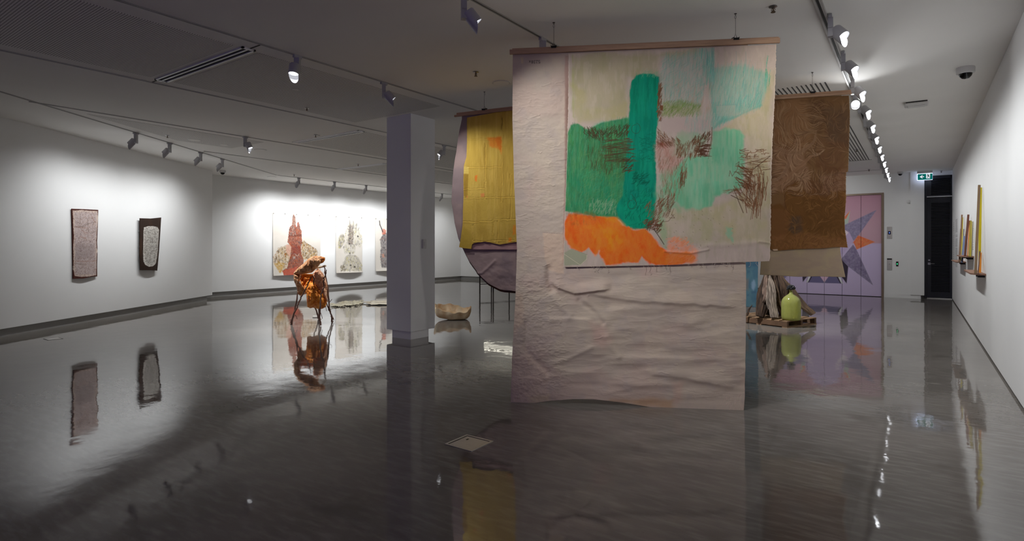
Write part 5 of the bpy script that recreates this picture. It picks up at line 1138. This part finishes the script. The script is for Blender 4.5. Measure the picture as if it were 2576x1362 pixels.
for pts, dt in sticks:
    df = foot_d(pts[-1][1]); P_ = []; ylo, yhi = pts[0][1], pts[-1][1]
    for x, y in pts: P_.append(S(x, y, dt + (df - dt) * (y - ylo) / (yhi - ylo)))
    P_[-1].z = .012
    Q = []
    for a, b in zip(P_[:-1], P_[1:]):
        for k in range(3): Q.append(a.lerp(b, k / 3) + Vector((rn.uniform(-.008, .008), rn.uniform(-.008, .008), 0)))
    Q.append(P_[-1])
    obj('stick', MB().tube(Q, [.0095 + .0065 * i / len(Q) for i in range(len(Q))], 8, rough=.45, seed=int(ylo)), bark_m, st)
for pts, d in (([(490, 1065), (530, 1090), (540, 1135)], 11.0), ([(905, 1030), (925, 1085), (935, 1130)], 11.0), ([(1050, 870), (1085, 825)], 11.2), ([(985, 930), (1000, 1010)], 11.2), ([(870, 1145), (915, 1135)], 10.9), ([(430, 1150), (460, 1140)], 10.95), ([(1100, 1100), (1115, 1150)], 11.4)):
    obj('twig', MB().tube([S(x, y, d) for x, y in pts], .005, 6), bark_m, st)
for x0, y0, x1, y1, d in ((470, 1075, 500, 1075, 11.0), (868, 1130, 915, 1135, 11.05), (1062, 1095, 1100, 1110, 11.35)):
    obj('binding', MB().tube([S(x0, y0, d), S((x0 + x1) / 2, y0 + 6, d - .04), S(x1, y1, d), S((x0 + x1) / 2, y0 + 4, d + .05), S(x0, y0, d)], .008, 6), mat('raw_cord', (186, 150, 128), .8), st)
obj('cross_pole', MB().tube([S(560, 400, 11.4), S(840, 338, 11.2), S(985, 306, 11.1)], .019, 12), mat('peeled_pole', (190, 168, 136), .6, var=.1), st)
def hide(name, poly, c, d0, bulge, cols, seed, tilt=(0, 0), ring=44, nb=200):
    b = resample(poly + [poly[0]], nb); t = np.linspace(.02, 1, ring)[:, None, None]; G = np.array(c)[None, None] + t * (b[None] - np.array(c)[None, None])
    RX, RY = G[..., 0], G[..., 1]; tt = t[..., 0]
    dep = d0 - bulge * np.sqrt(np.clip(1 - tt ** 2, 0, 1)) + tilt[0] * (RX - c[0]) / 300 + tilt[1] * (RY - c[1]) / 300 + .16 * (fbm(RX / 80, RY / 100, 4, seed) - .5) + .05 * np.abs(2 * fbm(RX / 46, RY / 60, 3, seed + 4) - 1) + .018 * (fbm(RX / 16, RY / 20, 3, seed + 6) - .5)
    a = (660 + RX / 6.19 - CX) / F; bb = -(620 + RY / 6.19 - HY) / F
    P = np.stack([(FW[0] + RT[0] * a) * dep, (FW[1] + RT[1] * a) * dep, EYE + bb * dep], -1)
    pt = Paint(RX, RY, cols[0], .95); A = (slice(None), slice(None)); pt.lay(A, cols[1], .8 * sst(.42, .62, pt.noise(70, 5, seed))); pt.lay(A, cols[2], .6 * sst(.5, .7, pt.noise(30, 4, seed + 7)))
    sheet(name, P, pt.c, M['hide'], st, .007)
M['hide'] = paintmat('hide_pigment', .55, .3, 60)
tan_ = [(224, 166, 116), (186, 124, 80), (234, 190, 148)]; org = [(232, 140, 44), (202, 104, 34), (242, 168, 74)]; pk = [(232, 174, 136), (216, 148, 108), (240, 196, 162)]
hide('hide_tube', [(690, 740), (670, 640), (740, 560), (840, 600), (930, 690), (985, 780), (1000, 880), (980, 945), (930, 970), (870, 972), (790, 950), (745, 962), (705, 940), (697, 850)], (830, 800), 11.35, .24, org, 3)
hide('hide_inner', [(575, 440), (690, 430), (800, 440), (820, 560), (760, 620), (700, 730), (640, 680), (590, 560)], (690, 540), 11.5, -.05, org, 9)
hide('hide_flap', [(795, 430), (830, 380), (870, 350), (940, 420), (980, 500), (1005, 600), (1012, 700), (1016, 868), (960, 790), (900, 720), (850, 670), (815, 600), (795, 520)], (905, 560), 11.25, .10, pk, 5, (.06, 0))
hide('hide_lobe', [(490, 430), (540, 432), (590, 450), (575, 520), (565, 580), (600, 650), (640, 700), (690, 735), (640, 750), (600, 772), (560, 740), (545, 660), (520, 590), (498, 540), (492, 480)], (545, 520), 11.2, .12, tan_, 7)
hide('hide_lobe_tail', [(545, 620), (600, 580), (640, 640), (690, 735), (640, 748), (600, 772), (562, 742), (548, 690)], (610, 690), 11.22, .08, [(206, 150, 84), (176, 112, 50), (220, 178, 122)], 8)
hide('hide_top', [(488, 425), (520, 380), (580, 325), (640, 275), (710, 210), (770, 165), (840, 156), (905, 160), (972, 180), (970, 215), (945, 250), (895, 270), (860, 320), (810, 370), (770, 405), (700, 420), (600, 440), (540, 442), (505, 440)], (720, 310), 11.1, .16, tan_, 4, (0, .1))
hide('hide_curl', [(905, 165), (970, 178), (972, 205), (950, 245), (915, 262), (905, 230), (925, 200)], (938, 212), 11.06, .03, org, 6)
fr_ = MB()
q = atz(793, 799, 0)
V = [(q.x + .085 * math.cos(a) * (1 + .3 * math.sin(3 * a)), q.y + .05 * math.sin(a)) for a in np.arange(0, 6.28, .45)]
tag(obj('paper_scrap', MB().prism(V, 0, .028), mat('white_scrap', (225, 222, 214), .7), None, bevel=.008, origin=(q.x, q.y, 0)), 'white scrap lying on the floor by the middle foot of the stick sculpture', 'scrap')

# ------------------------------------------------------------------ cream castings and clay boat on the floor
def ragged(name, label, cat, cx, cy, rx, ry, rot, seed, holes, rimh, colr, c2):
    r = empty(name, (cx, cy, 0), label, cat); na, nr = 120, 26; V = []; rn = np.random.RandomState(seed); ph = rn.rand(8) * 6.28
    ca, sa = math.cos(rot), math.sin(rot); A = np.linspace(0, 2 * np.pi, na, endpoint=False)
    edge = 1 + sum(.10 / (k + 1) ** .5 * np.sin((k * 2 + 2) * A + ph[k]) for k in range(6))
    mb = MB(); keep = {}
    for i in range(nr):
        t = (i + .3) / (nr - 1)
        for k in range(na):
            u = t * edge[k] * math.cos(A[k]); v = t * edge[k] * math.sin(A[k])
            n1 = float(fbm(u * 5 + 3, v * 5 + 3, 3, seed)); z = .008 + rimh * math.exp(-((t - .93) / .09) ** 2) + .05 * max(0, n1 - .45) + .02 * float(vnoise(u * 14, v * 14, seed))
            mb.v.append((cx + (u * rx) * ca - (v * ry) * sa, cy + (u * rx) * sa + (v * ry) * ca, z)); keep[(i, k)] = n1
    for i in range(nr - 1):
        for k in range(na):
            k2 = (k + 1) % na
            if holes and i > 2 and i < nr - 1 and keep[(i, k)] < holes: continue
            mb.f.append((i * na + k, (i + 1) * na + k, (i + 1) * na + k2, i * na + k2))
    mb.f.append(tuple(range(na))); mb.sm = True
    o = obj('cast_sheet', mb, mat(name + '_skin', colr, .5, c2=c2, scale=7, bump=.3), r)
    s = o.modifiers.new('thickness', 'SOLIDIFY'); s.thickness = .010; s.offset = -1
    return r
ragged('lace_sheet', 'ragged cream lace like sheet on the floor left of the column', 'floor artwork', *cp(14.7, -4.22)[:2], .37, .62, .617, 4, .44, .012, (240, 232, 206), (214, 202, 168))
ragged('cast_pool', 'cream pool shaped casting with a raised rim on the floor behind the column', 'floor artwork', *cp(15.0, -3.0)[:2], .8, .52, .617, 9, 0, .028, (240, 232, 214), (228, 214, 188))
bo = empty('clay_boat', (-7.75, 8.83, 0), 'cream brown boat shaped vessel on the floor right of the column', 'vessel')
na, V, Fc = 72, [], []; ax = Vector((RT[0], RT[1], 0)); ay = Vector((FW[0], FW[1], 0)); c0 = Vector((-7.80, 8.86, 0))
prof = [(.60, .0, 0), (.80, .012, 0), (.93, .05, .2), (1.0, .12, .6), (1.02, .19, 1), (1.01, .205, 1), (.96, .205, 1), (.92, .15, .8), (.84, .10, .5), (.6, .085, .3), (.1, .08, .25)]
for pr, pz, tp in prof:
    for k in range(na):
        a = 2 * math.pi * k / na; u = math.cos(a); v = math.sin(a); rg = 1 + .05 * math.sin(3 * a + 1) + .03 * math.sin(7 * a) + .03 * math.sin(13 * a + 2) * tp
        z = pz + (.03 * vnoise(u * 5 * pr, v * 5 * pr, 8) if pr < .95 and tp > .2 and pz > .07 else 0) + tp * (.02 + .055 * v - .055 * u + .012 * math.sin(5 * a) + .010 * math.sin(11 * a + 1) + .085 * max(0, u) ** 9) + .05 * max(0, -u) * (1 - tp) * (pz > -1)
        sq = 1 / max(abs(u) ** 1.0 * .9, abs(v), .72) ** .35
        V.append(c0 + ax * (u * .35 * pr * rg * sq) + ay * (v * .22 * pr * rg * sq) + Vector((.03 * (vnoise(u * 6, pz * 20 + v * 6, 3) - .5) * tp, 0, max(z, .002))))
n_ = len(prof)
Fc = [(i * na + k, i * na + (k + 1) % na, (i + 1) * na + (k + 1) % na, (i + 1) * na + k) for i in range(n_ - 1) for k in range(na)] + [tuple(range(na))[::-1], tuple(range((n_ - 1) * na, n_ * na))]
m = MB().add(V, Fc); m.sm = True
obj('shell', m, mat('raw_clay', (236, 218, 186), .75, c2=(196, 152, 104), scale=6, bump=.5, bscale=14), bo)
# slim steel stand far behind
sd = empty('steel_stand', (-11.05, 14.9, 0), 'slim dark steel stand behind the foot of the rounded mauve cloth', 'stand')
sm_ = mat('rusty_steel', (46, 34, 30), .55, .5); L0, L1, L2 = atz(1207, 739.5, 0), atz(1241, 737.5, 0), atz(1281, 736, 0)
dv = (L2 - L0).normalized(); pv = Vector((-FW[0] * .5 - RT[0] * .35, -FW[1] * .5 - RT[1] * .35, 0)); L3 = L2 + dv * .55
for p_ in (L0, L1, L2, L3, L0 - pv, L3 - pv): obj('leg', MB().box((p_.x - .014, p_.y - .014, 0), (p_.x + .014, p_.y + .014, .95)), sm_, sd)
for z in (.30, .94): obj('rail', MB().bar(L0 + Vector((0, 0, z)), L3 + Vector((0, 0, z)), .02, .02), sm_, sd)
obj('rail', MB().bar(L0 + Vector((0, 0, .94)), L0 - pv + Vector((0, 0, .94)), .02, .02), sm_, sd); obj('rail', MB().bar(L3 + Vector((0, 0, .94)), L3 - pv + Vector((0, 0, .94)), .02, .02), sm_, sd)

# ------------------------------------------------------------------ pallet with driftwood, bottle, dark flower
M['pallet'] = mat('pallet_board', (142, 112, 84), .8, var=.25, scale=7, bump=.3); M['pallet2'] = mat('pallet_bearer', (104, 78, 58), .85, var=.25, scale=7, bump=.3)
c0 = Vector((-1.96, 11.47, 0)); e1 = Vector((.36, .933, 0)); e2 = Vector((-.933, .36, 0))
pal = empty('pallet', c0 + e1 * .5 + e2 * .6, 'weathered timber pallet carrying the driftwood and the yellow bottle', 'pallet')
def pb(u0, v0, u1, v1, z0, z1):
    return MB().prism([(c0 + e1 * u + e2 * v)[:2] for u, v in ((u0, v0), (u1, v0), (u1, v1), (u0, v1))], z0, z1)
for k in range(8): obj('deck_board', pb(0, k * .155, 1.0, k * .155 + .10, .108, .126), M['pallet'], pal, bevel=.002)
for u in (0, .46, .93): obj('bearer', pb(u, 0, u + .06, 1.19, .018, .108), M['pallet2'], pal, bevel=.002)
for k in (0, .52, 1.09): obj('base_board', pb(0, k, 1.0, k + .10, 0, .018), M['pallet'], pal)
def drift(label, base, top, w, t, cols, seed, zb=.126, n=34, wob=.05):
    B = Vector(base); T_ = Vector(top); ln = (T_ - B).length; rn = random.Random(seed); m = 40; V = []; k0 = rn.uniform(0, 9)
    for i in range(m + 1):
        s = i / m; z = ln * s; wd = (.62 + .55 * math.sin(math.pi * min(1, s * .9 + .12)) ** 1.2) * (1 - .55 * s ** 3)
        ox = wob * (float(fbm(s * 2.5, k0, 2, seed)) - .5) * 2; oy = wob * (float(fbm(s * 2.5, k0 + 7, 2, seed)) - .5) * 2
        for k in range(n * 2):
            a = math.pi * k / n; kk = k * 16 / n; ph_ = 2.2 * float(vnoise(s * 3, k0, seed + 9)); g = .76 + .45 * float(vnoise(kk * .9, s * 1.6 + k0, seed)) + .34 * abs(2 * float(vnoise(kk * 2.3 + ph_, s * 3 + k0, seed + 3)) - 1) - .1
            V.append((ox + w / 2 * wd * g * math.cos(a), oy + t / 2 * wd * g * math.sin(a), z))
    N2 = n * 2; Fc = [(i * N2 + k, i * N2 + (k + 1) % N2, (i + 1) * N2 + (k + 1) % N2, (i + 1) * N2 + k) for i in range(m) for k in range(N2)] + [tuple(range(N2))[::-1], tuple(range(m * N2, (m + 1) * N2))]
    me = bpy.data.meshes.new('driftwood'); me.from_pydata(V, [], Fc); me.update()
    for p_ in me.polygons: p_.use_smooth = True
    me.set_sharp_from_angle(angle=math.radians(60))
    me.materials.append(mat('weathered_wood', cols[0], .9, c2=cols[1], scale=44, stretch=(1, 1, .10), bump=1, bscale=80))
    o = bpy.data.objects.new('driftwood', me); COL.objects.link(o); o.location = B
    d = (T_ - B).normalized(); x = Vector((RT[0], RT[1], 0)); x = (x - d * x.dot(d)).normalized(); y = d.cross(x)
    o.rotation_euler = Matrix((x, y, d)).transposed().to_euler()
    tag(o, label, 'driftwood', 'driftwood pieces leaning on the pallet')
apx = Vector((-2.42, 12.05, 1.18)); zc = lambda x, y, z=.128: atz(1860 + x / 6.812, 640 + y / 6.812, z)
def dd(x, y, d, z=.15): q = atd(1860 + x / 6.812, 640, d); return Vector((q.x, q.y, z))
dark = ((80, 58, 42), (34, 25, 20)); mid_ = ((100, 76, 58), (40, 30, 24)); pale = ((152, 136, 122), (50, 40, 33)); lite = ((136, 112, 98), (54, 40, 33)); tan2 = ((112, 88, 66), (46, 34, 26))
drift('pale grey furrowed driftwood slab at the front of the leaning cluster', dd(600, 1100, 10.75), dd(490, 0, 11.25, 1.02), .15, .06, pale, 1)
drift('pinkish driftwood stub hanging at the left of the cluster', dd(385, 735, 11.0, .42), dd(500, 0, 11.2, 1.06), .085, .06, lite, 2)
drift('dark driftwood leg at the left of the cluster', dd(335, 1060, 10.95), dd(510, 0, 11.25, 1.08), .17, .09, dark, 3)
drift('dark brown driftwood behind the pale slab', dd(520, 1070, 11.2), dd(600, 0, 11.35, 1.12), .24, .12, dark, 4)
drift('broad furrowed driftwood trunk behind the bottle', dd(800, 1040, 11.25), dd(600, 0, 11.45, 1.14), .26, .12, mid_, 5)
drift('tan driftwood strip left of the bottle', dd(760, 1060, 10.95), dd(610, 380, 11.2, .84), .07, .05, tan2, 6)
drift('long driftwood leg sloping out to the right corner of the pallet', dd(1235, 1080, 11.15), dd(720, 300, 11.5, .92), .13, .08, tan2, 7)
drift('brown driftwood leg right behind the bottle', dd(980, 1050, 11.35), dd(640, 100, 11.55, 1.05), .15, .09, mid_, 8)
drift('small dark forked driftwood at the far left edge of the pallet', dd(120, 1060, 11.1), dd(215, 900, 11.2, .36), .035, .03, dark, 9, n=8)
bq = atz(1990, 805.5, .126)
bt = empty('glass_bottle', (bq.x, bq.y, .126), 'large yellow green glass bottle on the pallet', 'bottle')
def bottlemat():
    m = bpy.data.materials.new('yellow_green_glass'); m.use_nodes = True; nt = m.node_tree; nt.nodes.clear(); n = nt.nodes.new; l = nt.links.new
    tr = n('ShaderNodeBsdfTransparent'); tr.inputs[0].default_value = (.93, .97, .45, 1)
    no = n('ShaderNodeTexNoise'); no.inputs['Scale'].default_value = 9; rp = n('ShaderNodeValToRGB'); rp.color_ramp.elements[0].color = (.78, .84, .22, 1); rp.color_ramp.elements[1].color = (.95, .98, .34, 1); l(no.outputs['Fac'], rp.inputs[0])
    df = n('ShaderNodeBsdfDiffuse'); tl = n('ShaderNodeBsdfTranslucent'); l(rp.outputs[0], df.inputs[0]); l(rp.outputs[0], tl.inputs[0])
    a = n('ShaderNodeMixShader'); a.inputs[0].default_value = .6; l(df.outputs[0], a.inputs[1]); l(tl.outputs[0], a.inputs[2])
    b = n('ShaderNodeMixShader'); b.inputs[0].default_value = .7; l(tr.outputs[0], b.inputs[1]); l(a.outputs[0], b.inputs[2])
    g = n('ShaderNodeBsdfGlossy'); g.inputs['Roughness'].default_value = .12; f = n('ShaderNodeFresnel'); f.inputs[0].default_value = 1.45
    c = n('ShaderNodeMixShader'); l(f.outputs[0], c.inputs[0]); l(b.outputs[0], c.inputs[1]); l(g.outputs[0], c.inputs[2]); o = n('ShaderNodeOutputMaterial'); l(c.outputs[0], o.inputs[0]); return m
M['bottle'] = bottlemat()
pf = [(.02, .0), (.13, .0), (.155, .010), (.166, .035), (.168, .08), (.168, .30), (.164, .345), (.15, .385), (.125, .42), (.09, .45), (.055, .475), (.034, .495), (.028, .515), (.027, .535), (.033, .545), (.030, .552)]
m = MB(); n = 48; V = [(bq.x + r_ * math.cos(2 * math.pi * k / n), bq.y + r_ * math.sin(2 * math.pi * k / n), .126 + z) for r_, z in pf for k in range(n)]
m.add(V, [(i * n + k, i * n + (k + 1) % n, (i + 1) * n + (k + 1) % n, (i + 1) * n + k) for i in range(len(pf) - 1) for k in range(n)] + [tuple(range(n))[::-1]]); m.sm = True
obj('glass_body', m, M['bottle'], bt)
fl = empty('dark_flower', (bq.x, bq.y, .126 + .5), 'dark leafy rosette standing in the neck of the yellow bottle', 'flower')
lm = mat('dark_leaf', (30, 30, 36), .5, var=.3); obj('stem', MB().tube([(bq.x, bq.y, .14), (bq.x + .015, bq.y, .4), (bq.x, bq.y, .70)], .007, 8), mat('dark_stem', (44, 46, 34), .7), fl)
rn = random.Random(2)
for k in range(26):
    a = k * 2.4; el = math.radians(80 - k * 3.6); c = Vector((bq.x, bq.y, .715)); d = Vector((math.cos(a) * math.cos(el), math.sin(a) * math.cos(el), math.sin(el))); ln = .055 + .028 * k / 26
    obj('petal', MB().tube([c + d * .01, c + d * ln * .5, c + d * ln * .8, c + d * ln + Vector((0, 0, .012))], [.007, .024, .022, .005], 8), lm, fl)
